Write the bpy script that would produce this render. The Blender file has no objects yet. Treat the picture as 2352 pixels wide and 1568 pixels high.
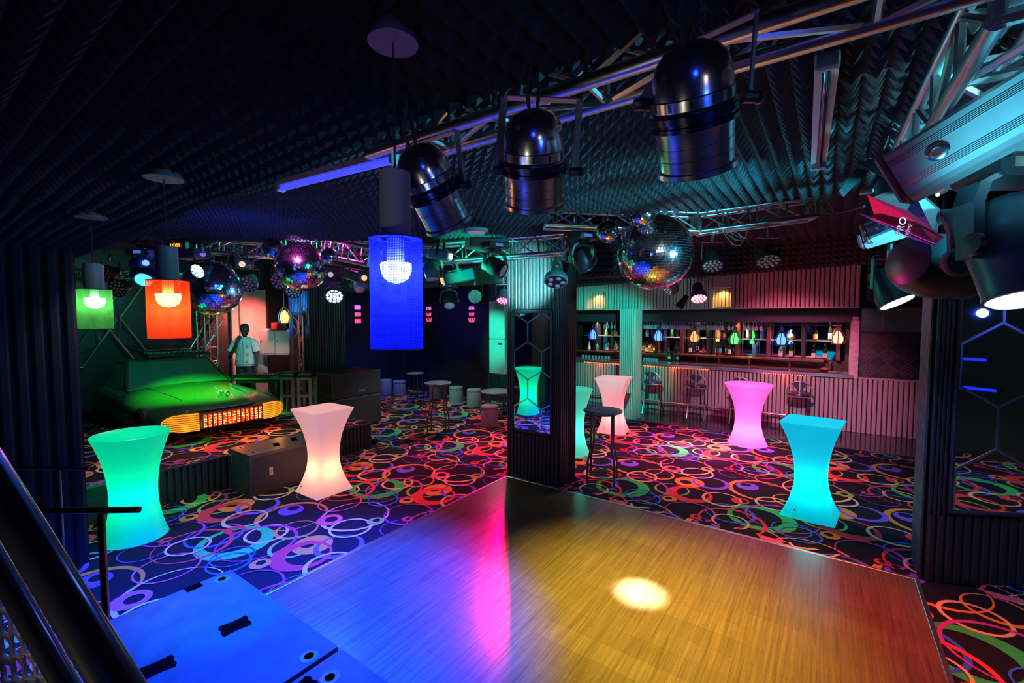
import bpy, bmesh, math, random
from mathutils import Vector, Matrix, Euler
random.seed(7)
S = bpy.context.scene
COL = S.collection
PI = math.pi
# ------------------------------------------------------------ camera
FPX = 1030.0; CX = 1176.0; CY = 784.0; PITCH = math.radians(3.0); YAW = math.radians(35.3); EYE = 2.3
cam = bpy.data.cameras.new('camera'); cam.sensor_width = 36; cam.lens = 36*FPX/2352; cam.clip_start = 0.02
co = bpy.data.objects.new('camera', cam); COL.objects.link(co); S.camera = co
co.location = (0, 0, EYE); co.rotation_euler = (PI/2-PITCH, 0, YAW-PI/2)
_F = (math.cos(YAW)*math.cos(PITCH), math.sin(YAW)*math.cos(PITCH), -math.sin(PITCH))
_R = (math.sin(YAW), -math.cos(YAW), 0)
_U = (math.cos(YAW)*math.sin(PITCH), math.sin(YAW)*math.sin(PITCH), math.cos(PITCH))
def ray(x, y):
    a = (x-CX)/FPX; b = -(y-CY)/FPX
    return Vector([_F[i]+a*_R[i]+b*_U[i] for i in range(3)])
E0 = Vector((0, 0, EYE))
def fl(x, y, z=0.0):
    d = ray(x, y); return E0+d*((z-EYE)/d.z)
def dp(x, y, D): return E0+ray(x, y)*D
def onX(x, y, X): d = ray(x, y); return E0+d*(X/d.x)
def onY(x, y, Y): d = ray(x, y); return E0+d*(Y/d.y)
S.view_settings.view_transform = 'Standard'; S.view_settings.look = 'None'
S.view_settings.gamma = 1; S.view_settings.use_curve_mapping = False; S.view_settings.exposure = 0.0
cy_ = S.cycles
cy_.max_bounces = 8; cy_.diffuse_bounces = 2; cy_.glossy_bounces = 4; cy_.transmission_bounces = 6
cy_.transparent_max_bounces = 12; cy_.sample_clamp_indirect = 4.0; cy_.caustics_reflective = False; cy_.caustics_refractive = False
w = bpy.data.worlds.new('world'); S.world = w; w.use_nodes = True
w.node_tree.nodes['Background'].inputs[0].default_value = (.02, .06, .25, 1)
w.node_tree.nodes['Background'].inputs[1].default_value = 0.02
# ------------------------------------------------------------ materials
MT = {}
def mat(name, col=(.5, .5, .5), rough=.5, metal=0., emit=None, es=0., trans=0., alpha=1., spec=.5, coat=0., ior=None):
    if name in MT: return MT[name]
    m = bpy.data.materials.new(name); m.use_nodes = True; MT[name] = m
    b = m.node_tree.nodes['Principled BSDF']
    b.inputs['Base Color'].default_value = (*col, 1); b.inputs['Roughness'].default_value = rough
    b.inputs['Metallic'].default_value = metal
    b.inputs['Specular IOR Level'].default_value = spec
    if emit: b.inputs['Emission Color'].default_value = (*emit, 1); b.inputs['Emission Strength'].default_value = es
    if trans: b.inputs['Transmission Weight'].default_value = trans
    if alpha < 1: b.inputs['Alpha'].default_value = alpha
    if coat: b.inputs['Coat Weight'].default_value = coat; b.inputs['Coat Roughness'].default_value = .08
    if ior: b.inputs['IOR'].default_value = ior
    return m
def nz(m, scale=20, amt=.35, bump=.0, stretch=(1, 1, 1), detail=4, target='Base Color'):
    """noise variation of the base colour and a bump"""
    nt = m.node_tree; N = nt.nodes; L = nt.links; b = N['Principled BSDF']
    tc = N.new('ShaderNodeTexCoord'); mp = N.new('ShaderNodeMapping'); mp.inputs['Scale'].default_value = stretch
    n = N.new('ShaderNodeTexNoise'); n.inputs['Scale'].default_value = scale; n.inputs['Detail'].default_value = detail
    L.new(tc.outputs['Object'], mp.inputs['Vector']); L.new(mp.outputs[0], n.inputs['Vector'])
    c = list(b.inputs['Base Color'].default_value)
    r = N.new('ShaderNodeValToRGB'); r.color_ramp.elements[0].position = .3; r.color_ramp.elements[1].position = .7
    r.color_ramp.elements[0].color = (*[x*(1-amt) for x in c[:3]], 1); r.color_ramp.elements[1].color = (*[min(1, x*(1+amt)) for x in c[:3]], 1)
    L.new(n.outputs['Fac'], r.inputs[0]); L.new(r.outputs[0], b.inputs['Base Color'])
    if bump:
        bp = N.new('ShaderNodeBump'); bp.inputs['Strength'].default_value = bump; bp.inputs['Distance'].default_value = .005
        L.new(n.outputs['Fac'], bp.inputs['Height']); L.new(bp.outputs[0], b.inputs['Normal'])
    return m
black_slat = nz(mat('black_slats', (.026, .030, .036), .45), 60, .3)
groove_m = mat('groove_shade', (.006, .006, .007), .8)  # valley faces coloured near black, deepening the shade between slats
black_flat = nz(mat('black_paint', (.022, .026, .032), .55), 30, .3)
grey_slat = nz(mat('grey_slats', (.40, .38, .38), .55), 50, .12)
foam = nz(mat('acoustic_foam', (.050, .056, .064), .8, spec=.25), 35, .35, .2)
foam_n = nz(mat('acoustic_foam_dim', (.018, .021, .027), .85, spec=.15), 35, .35, .2)  # same foam darkened: the near ceiling's shade is in the colour
alu = nz(mat('aluminium', (.62, .64, .66), .32, 1.), 25, .12)
chrome = mat('chrome', (.86, .87, .9), .19, 1.)
chrome_r = mat('brushed_chrome', (.62, .63, .66), .24, 1.)
blackm = mat('black_metal', (.016, .017, .02), .35, .0, spec=.6)
blackp = nz(mat('black_plastic', (.020, .022, .026), .4), 40, .2)
mirror = mat('mirror', (.85, .88, .9), .02, 1.)
mirror_d = mat('smoked_mirror', (.45, .48, .52), .03, 1.)
facet = mat('mirror_facet', (.95, .96, .98), .13, 1.)
grout = mat('dark_core', (.03, .03, .04), .5)
cable = mat('cable_rubber', (.03, .03, .035), .5)
white_paint = nz(mat('white_paint', (.72, .72, .72), .5), 8, .06)
steel_dark = mat('dark_steel', (.12, .12, .13), .35, .8)
def emi(name, col, s, base=None): return mat(name, base or tuple(c*.5 for c in col), .5, emit=col, es=s)
# ------------------------------------------------------------ mesh builder
class MB:
    def __init__(s): s.v = []; s.f = []; s.m = []; s.T = Matrix()
    def add(s, vs, fs, mi=0):
        o = len(s.v); s.v += [tuple(s.T @ Vector(p)) for p in vs]; s.f += [tuple(o+i for i in f) for f in fs]; s.m += [mi]*len(fs)
    def box(s, c, d, mi=0, rot=None, bev=0):
        x, y, z = [q/2 for q in d]
        if bev:
            b = min(bev, x*.9, y*.9, z*.9); vs = []; 
            for sz in (-1, 1):
                for (ax, ay, az) in (((x-b), (y-b), z),):
                    vs += [(-ax, -ay, sz*az), (ax, -ay, sz*az), (ax, ay, sz*az), (-ax, ay, sz*az)]
            vs2 = []
            for sz in (-1, 1):
                vs2 += [(-x, -y+b, sz*(z-b)), (-x+b, -y, sz*(z-b)), (x-b, -y, sz*(z-b)), (x, -y+b, sz*(z-b)), (x, y-b, sz*(z-b)), (x-b, y, sz*(z-b)), (-x+b, y, sz*(z-b)), (-x, y-b, sz*(z-b))]
            vs = vs+vs2
            fs = [(3, 2, 1, 0), (4, 5, 6, 7)]
            L, U = 8, 16
            for i in range(8): fs.append((L+i, L+(i+1) % 8, U+(i+1) % 8, U+i))
            for (base, cc, fl_) in ((L, (0, 1, 2, 3), 1), (U, (4, 5, 6, 7), 0)):
                a, b_, c_, d_ = cc
                g = [(a, b_, base+2, base+1), (b_, c_, base+4, base+3), (c_, d_, base+6, base+5), (d_, a, base+0, base+7), (a, base+1, base+0), (b_, base+3, base+2), (c_, base+5, base+4), (d_, base+7, base+6)]
                fs += [tuple(reversed(q)) if not fl_ else q for q in g]
        else:
            vs = [(-x, -y, -z), (x, -y, -z), (x, y, -z), (-x, y, -z), (-x, -y, z), (x, -y, z), (x, y, z), (-x, y, z)]
            fs = [(3, 2, 1, 0), (4, 5, 6, 7), (0, 1, 5, 4), (1, 2, 6, 5), (2, 3, 7, 6), (3, 0, 4, 7)]
        M = Matrix.Translation(Vector(c)) @ (rot.to_4x4() if rot else Matrix())
        s.add([M @ Vector(p) for p in vs], fs, mi); return s
    def tube(s, p0, p1, r, n=8, mi=0, r1=None, cap=True):
        return s.path([p0, p1], [r, r if r1 is None else r1], n, mi, cap)
    def path(s, pts, r, n=8, mi=0, cap=True, closed=False):
        P = [Vector(p) for p in pts]; k = len(P)
        if not isinstance(r, (list, tuple)): r = [r]*k
        up = None; vs = []
        for i in range(k):
            if closed: t = (P[(i+1) % k]-P[i-1])
            else: t = (P[min(i+1, k-1)]-P[max(i-1, 0)])
            t.normalize()
            if up is None:
                up = Vector((0, 0, 1)) if abs(t.z) < .9 else Vector((1, 0, 0))
            a = t.cross(up); a.normalize(); b = a.cross(t); b.normalize(); up = b
            for j in range(n):
                q = 2*PI*j/n; vs.append(P[i]+(a*math.cos(q)+b*math.sin(q))*r[i])
        fs = []
        for i in range(k if closed else k-1):
            i2 = (i+1) % k
            for j in range(n): fs.append((i*n+j, i*n+(j+1) % n, i2*n+(j+1) % n, i2*n+j))
        if cap and not closed: fs += [tuple(reversed(range(n))), tuple((k-1)*n+j for j in range(n))]
        s.add(vs, fs, mi); return s
    def lathe(s, prof, c=(0, 0, 0), n=24, mi=0, axis=None, mf=None, sq=None):
        """prof: (r, z) list; axis: direction of +z"""
        M = Matrix.Translation(Vector(c))
        if axis is not None: M = M @ Vector((0, 0, 1)).rotation_difference(Vector(axis).normalized()).to_matrix().to_4x4()
        vs = []; k = len(prof)
        for r, z in prof:
            for j in range(n):
                q = 2*PI*(j+(.5 if sq else 0))/n; vs.append(M @ Vector((r*math.cos(q), r*math.sin(q), z)))
        fs = []; 
        for i in range(k-1):
            g = [(i*n+j, i*n+(j+1) % n, (i+1)*n+(j+1) % n, (i+1)*n+j) for j in range(n)]
            s_ = mf(i) if mf else mi
            o = len(s.v) if i == 0 else o
            if i == 0: s.v += [tuple(s.T @ p) for p in vs]
            s.f += [tuple(o+q for q in f) for f in g]; s.m += [s_]*n
        for i, rev in ((0, True), (k-1, False)):
            if prof[i][0] > 1e-4:
                f = tuple(o+i*n+j for j in range(n)); s.f.append(tuple(reversed(f)) if rev else f); s.m.append(mf(min(i, k-2)) if mf else mi)
        return s
    def sphere(s, c, r, n=16, m=10, mi=0, sc=(1, 1, 1)):
        vs = []; fs = []
        for i in range(m+1):
            a = PI*i/m
            for j in range(n): q = 2*PI*j/n; vs.append((c[0]+sc[0]*r*math.sin(a)*math.cos(q), c[1]+sc[1]*r*math.sin(a)*math.sin(q), c[2]+sc[2]*r*math.cos(a)))
        for i in range(m):
            for j in range(n): fs.append((i*n+j, (i+1)*n+j, (i+1)*n+(j+1) % n, i*n+(j+1) % n))
        s.add(vs, fs, mi); return s
    def prism(s, poly, z0, z1, mi=0, top=True):
        """poly in xy, extruded z0..z1"""
        n = len(poly); vs = [(p[0], p[1], z0) for p in poly]+[(p[0], p[1], z1) for p in poly]
        fs = [(i, (i+1) % n, n+(i+1) % n, n+i) for i in range(n)]+[tuple(reversed(range(n))), tuple(range(n, 2*n))]
        s.add(vs, fs, mi); return s
    def loft(s, rings, mi=0, cap=True, closed=True):
        n = len(rings[0]); vs = [p for r in rings for p in r]; fs = []
        for i in range(len(rings)-1):
            for j in range(n if closed else n-1): fs.append((i*n+j, i*n+(j+1) % n, (i+1)*n+(j+1) % n, (i+1)*n+j))
        if cap: fs += [tuple(reversed(range(n))), tuple((len(rings)-1)*n+j for j in range(n))]
        s.add(vs, fs, mi); return s
    def build(s, name, mats, parent=None, smooth=False, ang=None, loc=None):
        me = bpy.data.meshes.new(name); me.from_pydata(s.v, [], s.f)
        if not isinstance(mats, (list, tuple)): mats = [mats]
        for m in mats: me.materials.append(m)
        for p, i in zip(me.polygons, s.m): p.material_index = i; p.use_smooth = smooth
        if smooth:
            try: me.set_sharp_from_angle(angle=math.radians(ang or 40))
            except Exception: pass
        me.update()
        o = bpy.data.objects.new(name, me); COL.objects.link(o)
        if parent is not None: o.parent = parent
        if loc is not None: o.location = loc
        return o
def tag(o, label=None, cat=None, group=None, kind=None):
    if label: o['label'] = label
    if cat: o['category'] = cat
    if group: o['group'] = group
    if kind: o['kind'] = kind
    return o
def thing(name, label, cat, loc=(0, 0, 0), rz=0., group=None):
    o = bpy.data.objects.new(name, None); COL.objects.link(o); o.location = loc; o.rotation_euler = (0, 0, rz)
    o.empty_display_size = .1
    return tag(o, label, cat, group)
def kids(o): return [c for c in COL.objects if c.parent == o]
KID = {}
def dup(o, loc=None, rz=None, label=None, group=None, parent=None):
    c = o.copy(); COL.objects.link(c)
    if parent is not None: c.parent = parent
    if loc is not None: c.location = loc
    if rz is not None: c.rotation_euler = (0, 0, rz)
    if label: c['label'] = label
    if group: c['group'] = group
    for ch in list(o.children): dup(ch, parent=c)
    return c
def struct(name, mb, mats, label=None, smooth=False):
    o = mb.build(name, mats, smooth=smooth); o['kind'] = 'structure'
    if label: o['label'] = label
    return o
def text(body, size, M, m, parent, name='lettering', ext=.001, label=None):
    cu = bpy.data.curves.new(name, 'FONT'); cu.body = body; cu.size = size; cu.extrude = ext; cu.align_x = 'CENTER'; cu.align_y = 'CENTER'
    t_ = bpy.data.objects.new(name, cu); COL.objects.link(t_); me = bpy.data.meshes.new_from_object(t_.evaluated_get(bpy.context.evaluated_depsgraph_get())); bpy.data.objects.remove(t_)
    me.materials.clear(); me.materials.append(m); o = bpy.data.objects.new(name, me); COL.objects.link(o); o.parent = parent; o.matrix_basis = M
    if label: o['label'] = label
    return o
def aim(d, up=(0, 0, 1)):
    """rotation whose local -Z looks along d"""
    return Vector(d).to_track_quat('-Z', 'Y')
def spot(name, loc, target, col, power, deg=50, blend=.6, size=.05):
    l = bpy.data.lights.new(name, 'SPOT'); l.color = col; l.energy = power; l.spot_size = math.radians(deg); l.spot_blend = blend; l.shadow_soft_size = size
    o = bpy.data.objects.new(name, l); COL.objects.link(o); o.location = loc
    o.rotation_mode = 'QUATERNION'; o.rotation_quaternion = aim(Vector(target)-Vector(loc)); return o
def point(name, loc, col, power, size=.05):
    l = bpy.data.lights.new(name, 'POINT'); l.color = col; l.energy = power; l.shadow_soft_size = size
    o = bpy.data.objects.new(name, l); COL.objects.link(o); o.location = loc; return o
def area(name, loc, target, col, power, sx, sy=None, spread=180):
    l = bpy.data.lights.new(name, 'AREA'); l.color = col; l.energy = power; l.shape = 'RECTANGLE'; l.size = sx; l.size_y = sy or sx; l.spread = math.radians(spread)
    o = bpy.data.objects.new(name, l); COL.objects.link(o); o.location = loc
    o.rotation_mode = 'QUATERNION'; o.rotation_quaternion = aim(Vector(target)-Vector(loc)); return o
# ------------------------------------------------------------ slatted / foam surfaces
def flute(mb, p0, p1, z0, z1, pitch=.065, depth=.02, mi=0, groove=1):
    """vertical half-round slats from p0 to p1 (xy); the outward side is to the right of p0->p1"""
    a = Vector((*p0, 0)); b = Vector((*p1, 0)); L = (b-a).length; t = (b-a)/L; nrm = Vector((t.y, -t.x, 0))
    n = max(1, round(L/pitch)); w_ = L/n; P = []
    for i in range(n):
        x = i*w_
        P += [(x, 0), (x+.09*w_, 0), (x+.14*w_, .7*depth), (x+.30*w_, depth), (x+.70*w_, depth), (x+.86*w_, .7*depth), (x+.91*w_, 0)]
    P.append((L, 0)); vs = []
    for (x, d) in P:
        q = a+t*x+nrm*d; vs += [(q.x, q.y, z0), (q.x, q.y, z1)]
    mb.add(vs, [(2*i, 2*i+2, 2*i+3, 2*i+1) for i in range(len(P)-1)], mi)
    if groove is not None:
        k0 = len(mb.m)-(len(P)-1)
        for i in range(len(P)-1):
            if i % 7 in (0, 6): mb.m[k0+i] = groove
def inside(poly, x, y):
    r = False; n = len(poly); j = n-1
    for i in range(n):
        xi, yi = poly[i]; xj, yj = poly[j]
        if (yi > y) != (yj > y) and x < (xj-xi)*(y-yi)/(yj-yi)+xi: r = not r
        j = i
    return r
def foam_sheet(mb, poly, zf, pitch=.075, h=.05):
    """pyramid foam hung under zf(x,y) inside poly"""
    xs = [p[0] for p in poly]; ys = [p[1] for p in poly]; x = min(xs); off = {}
    nx = int((max(xs)-x)/pitch)+1; ny = int((max(ys)-min(ys))/pitch)+1
    for i in range(nx):
        for j in range(ny):
            cx_ = x+(i+.5)*pitch; cy2 = min(ys)+(j+.5)*pitch
            if not inside(poly, cx_, cy2): continue
            k = (i//7, j//7)
            if k not in off: off[k] = (random.uniform(0, .014), random.uniform(-.008, .008), random.uniform(-.008, .008))
            dz, ax, ay = off[k]
            def Z(px, py): return zf(px, py)-dz+ax*((i % 7)/7-.5)+ay*((j % 7)/7-.5)
            q = pitch/2
            vs = [(cx_-q, cy2-q, Z(cx_, cy2)), (cx_+q, cy2-q, Z(cx_, cy2)), (cx_+q, cy2+q, Z(cx_, cy2)), (cx_-q, cy2+q, Z(cx_, cy2)), (cx_, cy2, Z(cx_, cy2)-h)]
            mb.add(vs, [(1, 0, 4), (2, 1, 4), (3, 2, 4), (0, 3, 4)])
def foam_wall(mb, p0, p1, z0, z1, pitch=.075, h=.045, z0b=None):
    """pyramid foam on a vertical face, outward to the right of p0->p1; z0b: bottom height at p1"""
    a = Vector((*p0, 0)); b = Vector((*p1, 0)); L = (b-a).length; t = (b-a)/L; nrm = Vector((t.y, -t.x, 0))
    n = max(1, int(L/pitch)); w_ = L/n
    for i in range(n):
        zb = z0 if z0b is None else z0+(z0b-z0)*(i/n)
        m = max(1, round((z1-zb)/pitch)); hz = (z1-zb)/m
        for j in range(m):
            q = [a+t*(i*w_)+Vector((0, 0, zb+j*hz)), a+t*((i+1)*w_)+Vector((0, 0, zb+j*hz)), a+t*((i+1)*w_)+Vector((0, 0, zb+(j+1)*hz)), a+t*(i*w_)+Vector((0, 0, zb+(j+1)*hz))]
            c = (q[0]+q[2])/2+nrm*h
            mb.add(q+[c], [(0, 1, 4), (1, 2, 4), (2, 3, 4), (3, 0, 4)])
# ============================================================ SETTING
# ---- carpet: printed rings
RC = {'orange': (1, .30, .06), 'peach': (1, .52, .26), 'cream': (.85, .72, .40), 'red': (.95, .06, .07), 'pink': (1, .14, .22), 'green': (.05, .62, .12),
      'olive': (.36, .52, .12), 'blue': (.05, .16, .85), 'violet': (.22, .12, .75), 'magenta': (.55, .06, .42)}
carpet_m = [nz(mat('carpet_black', (.017, .015, .024), .9, spec=.1), 120, .5, .3)]
RK = list(RC)
for k in RK: carpet_m.append(nz(mat('carpet_'+k, RC[k], .9, spec=.1), 150, .12, .2))
def cr(x1, x2, y, col, h=None, t=.88, off=(0, 0)):
    """a ring read off the carpet: left, right, middle row (crop pixels), colour, hole"""
    def W(x, yy): return fl(1290+x/4.704, 1040+yy/4.704)
    a = W(x1, y); b = W(x2, y); c = (a+b)/2; r = (b-a).length/2
    if h:
        p = W(h[0], h[2] if len(h) > 2 else y); q = W(h[1], h[2] if len(h) > 2 else y); hc = (p+q)/2; hr = (q-p).length/2
        d = hc-c
        if d.length+hr > r*.97: d = d*((r*.97-hr)/d.length)
        hc = c+d
    else: hr = r*t; hc = c+Vector((off[0], off[1], 0))*r*(1-t)*.8
    return (c.x, c.y, r, hc.x-c.x, hc.y-c.y, hr, RK.index(col)+1)
RINGS = [cr(548, 1090, 145, 'orange', None, .90, (0, -.8)), cr(635, 828, 112, 'violet', (680, 772, 100)), cr(890, 1212, 230, 'orange', None, .88, (.6, .3)),
 cr(373, 938, 365, 'green', (420, 822, 355)), cr(705, 1027, 253, 'peach', None, .86), cr(188, 614, 325, 'blue', None, .90, (0, .6)), cr(85, 650, 385, 'red', None, .92, (-.7, .2)),
 cr(15, 118, 355, 'red', (50, 110, 353)), cr(540, 1140, 365, 'magenta', None, .93, (-.5, 0)), cr(1010, 1370, 395, 'olive', None, .89, (.6, 0)),
 cr(1230, 1530, 318, 'orange', (1282, 1400, 316)), cr(1425, 1800, 328, 'violet', (1450, 1750, 322)), cr(1148, 1612, 448, 'red', (1250, 1575, 440)),
 cr(1530, 1930, 505, 'peach', None, .86, (.4, 0)), cr(1840, 2018, 523, 'red', (1912, 2000, 525)), cr(1082, 1240, 498, 'orange', (1118, 1192, 492)),
 cr(860, 1205, 68, 'pink', None, .93), cr(1070, 1610, 150, 'peach', None, .93, (.6, .3)), cr(1090, 1290, 175, 'pink', (1150, 1248, 172)),
 cr(1298, 1630, 222, 'cream', None, .88), cr(1510, 1648, 183, 'olive', (1545, 1605, 178)), cr(1710, 2012, 225, 'violet', None, .95), cr(745, 1070, 495, 'blue', None, .90, (0, .6)),
 cr(1130, 1650, 640, 'magenta', None, .92, (0, .5)), cr(190, 505, 395, 'peach', None, .88), cr(1180, 1430, 30, 'blue', None, .92)]
TX, TY = 2.05, 1.67
def carpet(name, x0, x1, y0, y1, z, seg=36, off=(0, 0), TX=2.05):
    bm = bmesh.new(); mats = []
    def face(vs, mi):
        f = bm.faces.new([bm.verts.new(v) for v in vs]); f.material_index = mi
    for i0 in range(int((x0-3)//TX), int((x1+2)//TX)+1):
        for j0 in range(int((y0-3)//TY), int((y1+2)//TY)+1):
            for k, (cx_, cyy, r, dx, dy, hr, mi) in enumerate(RINGS):
                bx = (cx_ % 2.05)+off[0]+i0*TX; by = (cyy % TY)+off[1]+j0*TY
                if bx+r < x0 or bx-r > x1 or by+r < y0 or by-r > y1: continue
                zz = z+.0004*(k+1); o = []; h = []
                for q in range(seg):
                    a = 2*PI*q/seg
                    o.append(bm.verts.new((bx+r*math.cos(a), by+r*math.sin(a), zz))); h.append(bm.verts.new((bx+dx+hr*math.cos(a), by+dy+hr*math.sin(a), zz)))
                for q in range(seg):
                    f = bm.faces.new((o[q], o[(q+1) % seg], h[(q+1) % seg], h[q])); f.material_index = mi
    for co_, no in (((x0, 0, 0), (-1, 0, 0)), ((x1, 0, 0), (1, 0, 0)), ((0, y0, 0), (0, -1, 0)), ((0, y1, 0), (0, 1, 0))):
        bmesh.ops.bisect_plane(bm, geom=bm.verts[:]+bm.edges[:]+bm.faces[:], plane_co=co_, plane_no=no, clear_outer=True)
    vs = [(x0, y0, z), (x1, y0, z), (x1, y1, z), (x0, y1, z), (x0, y0, z-.02), (x1, y0, z-.02), (x1, y1, z-.02), (x0, y1, z-.02)]
    b = [bm.verts.new(v) for v in vs]
    for f in ((0, 1, 2, 3), (0, 4, 5, 1), (1, 5, 6, 2), (2, 6, 7, 3), (3, 7, 4, 0)): bm.faces.new([b[i] for i in f]).material_index = 0
    me = bpy.data.meshes.new(name); bm.to_mesh(me); bm.free()
    for m in carpet_m: me.materials.append(m)
    o = bpy.data.objects.new(name, me); COL.objects.link(o); o['kind'] = 'structure'; return o
c1 = carpet('floor_carpet', 5.3, 9.75, -6.0, 11.9, 0.0); c1['label'] = 'black carpet with interlocking multicoloured rings in front of the bar and drum stools'
c1 = carpet('floor_carpet', -1.5, 5.3, 3.72, 6.7, 0.0, off=(.35, 1.01), TX=1.78); c1['label'] = 'black carpet with large coloured rings left of the wooden dance floor'
c1 = carpet('floor_carpet', -1.5, 5.3, -6.0, 3.72, 0.0, off=(.5, .2)); c1['label'] = 'black ring-patterned carpet at the right end of the dance floor'
# ---- sub floor and bar paving
granite = mat('granite', (.055, .03, .05), .12, spec=.7)
def granite_nodes(m):
    nt = m.node_tree; N = nt.nodes; L = nt.links; b = N['Principled BSDF']; tc = N.new('ShaderNodeTexCoord')
    v = N.new('ShaderNodeTexVoronoi'); v.inputs['Scale'].default_value = 45; r = N.new('ShaderNodeValToRGB')
    r.color_ramp.elements[0].color = (.16, .08, .13, 1); r.color_ramp.elements[0].position = .12; r.color_ramp.elements[1].color = (.04, .025, .04, 1); r.color_ramp.elements[1].position = .4
    L.new(tc.outputs['Object'], v.inputs['Vector']); L.new(v.outputs['Distance'], r.inputs[0]); L.new(r.outputs[0], b.inputs['Base Color'])
granite_nodes(granite)
m_ = MB(); m_.box((10.9, 4, -.05), (2.3, 16, .09)); struct('floor', m_, granite, 'dark speckled granite paving along the bar')
m_ = MB(); m_.box((4, 4, -.16), (17, 17, .1)); struct('floor_slab', m_, black_flat)
# ---- wooden dance floor
wood = mat('laminate', (.3, .2, .12), .24, spec=.7)
def wood_nodes(m, c1=(.24, .155, .10), c2=(.10, .062, .042), seam=(.10, .06, .035), rot=PI/2, bw=1.25, bh=.19):
    nt = m.node_tree; N = nt.nodes; L = nt.links; b = N['Principled BSDF']; tc = N.new('ShaderNodeTexCoord')
    mp = N.new('ShaderNodeMapping'); mp.inputs['Rotation'].default_value = (0, 0, rot); L.new(tc.outputs['Object'], mp.inputs[0])
    br = N.new('ShaderNodeTexBrick'); br.inputs['Scale'].default_value = 1; br.inputs['Brick Width'].default_value = bw; br.inputs['Row Height'].default_value = bh
    br.inputs['Mortar Size'].default_value = .0018; br.inputs['Color1'].default_value = (.90, .90, .90, 1); br.inputs['Color2'].default_value = (1.08, 1.08, 1.08, 1); br.inputs['Mortar'].default_value = (.72, .72, .72, 1); br.offset = .37
    L.new(mp.outputs[0], br.inputs['Vector'])
    m2 = N.new('ShaderNodeMapping'); m2.inputs['Rotation'].default_value = (0, 0, rot); m2.inputs['Scale'].default_value = (.55, 20, 1); L.new(tc.outputs['Object'], m2.inputs[0])
    n = N.new('ShaderNodeTexNoise'); n.inputs['Scale'].default_value = 2.2; n.inputs['Detail'].default_value = 9; n.inputs['Roughness'].default_value = .72; n.inputs['Distortion'].default_value = .6; L.new(m2.outputs[0], n.inputs['Vector'])
    r = N.new('ShaderNodeValToRGB'); r.color_ramp.elements[0].position = .32; r.color_ramp.elements[0].color = (*c2, 1); r.color_ramp.elements[1].position = .68; r.color_ramp.elements[1].color = (*c1, 1); L.new(n.outputs['Fac'], r.inputs[0])
    mx = N.new('ShaderNodeMix'); mx.data_type = 'RGBA'; mx.blend_type = 'MULTIPLY'; mx.inputs[0].default_value = 1; L.new(r.outputs[0], mx.inputs[6]); L.new(br.outputs['Color'], mx.inputs[7]); L.new(mx.outputs[2], b.inputs['Base Color'])
    bp = N.new('ShaderNodeBump'); bp.inputs['Strength'].default_value = .12; bp.inputs['Distance'].default_value = .003; L.new(n.outputs['Fac'], bp.inputs['Height']); L.new(bp.outputs[0], b.inputs['Normal'])
wood_nodes(wood)
m_ = MB(); m_.box((2.08, 1.53, -.0), (6.16, 4.42, .03)); struct('dance_floor', m_, wood, 'wood-look laminate dance floor with lamp reflections')['kind'] = 'structure'
m_ = MB(); m_.box((5.17, 1.53, .010), (.035, 4.48, .016), bev=.004); struct('trim_1', m_, alu)
m_ = MB(); m_.box((2.08, 3.75, .010), (6.16, .035, .016), bev=.004); struct('trim_2', m_, alu)
m_ = MB(); m_.box((2.08, -.69, .010), (6.16, .035, .016), bev=.004); struct('trim_3', m_, alu)
m_ = MB(); m_.box((9.75, 3.4, .008), (.03, 12, .014)); struct('trim_4', m_, steel_dark)
# ---- stage
c2 = carpet('floor_stage', -2.5, 5.0, 6.62, 11.9, .45, off=(.9, .6)); c2['label'] = 'raised stage carpeted with the same coloured rings'
m_ = MB(); m_.box((1.25, 9.27, .21), (7.46, 5.26, .42)); flute(m_, (1.9, 6.62), (5.0, 6.62), 0, .43, .075, .02); flute(m_, (5.0, 6.64), (5.0, 11.9), 0, .43, .075, .02)
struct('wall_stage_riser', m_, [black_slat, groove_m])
m_ = MB(); m_.box((1.25, 6.6, .44), (7.5, .02, .025)); m_.box((5.0, 9.2, .44), (.02, 5.2, .025)); struct('trim_5', m_, steel_dark)
# ---- walls
m_ = MB(); flute(m_, (-2.5, 5.64), (1.06, 5.64), 0, 3.0, .105, .028); m_.box((-.72, 5.86, 1.5), (3.55, .40, 3.0)); struct('wall_left', m_, [nz(mat('black_slats_dim', (.010, .012, .013), .6, spec=.3), 60, .3), groove_m], 'black slatted wall end beside the handrail')  # matter, darker copy of the slats; this wall's shade is in the colour
blackwall = mat('back_wall_paint', (.030, .034, .045), .4)
def grid_nodes(m):
    nt = m.node_tree; N = nt.nodes; L = nt.links; b = N['Principled BSDF']; tc = N.new('ShaderNodeTexCoord'); mp = N.new('ShaderNodeMapping'); mp.inputs['Rotation'].default_value = (PI/2, 0, PI/2)
    L.new(tc.outputs['Object'], mp.inputs[0]); br = N.new('ShaderNodeTexBrick'); br.offset = 0; br.inputs['Scale'].default_value = 1; br.inputs['Brick Width'].default_value = .6; br.inputs['Row Height'].default_value = .35; br.inputs['Mortar Size'].default_value = .006
    sx = N.new('ShaderNodeSeparateXYZ'); cx_ = N.new('ShaderNodeCombineXYZ'); ad = N.new('ShaderNodeMath'); ad.operation = 'ADD'
    L.new(tc.outputs['Object'], sx.inputs[0]); L.new(sx.outputs[0], ad.inputs[0]); L.new(sx.outputs[1], ad.inputs[1]); L.new(ad.outputs[0], cx_.inputs[0]); L.new(sx.outputs[2], cx_.inputs[1]); L.new(cx_.outputs[0], br.inputs['Vector'])
    bp = N.new('ShaderNodeBump'); bp.inputs['Strength'].default_value = .6; bp.inputs['Distance'].default_value = .01; bp.invert = True; L.new(br.outputs['Fac'], bp.inputs['Height']); L.new(bp.outputs[0], b.inputs['Normal'])
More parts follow.
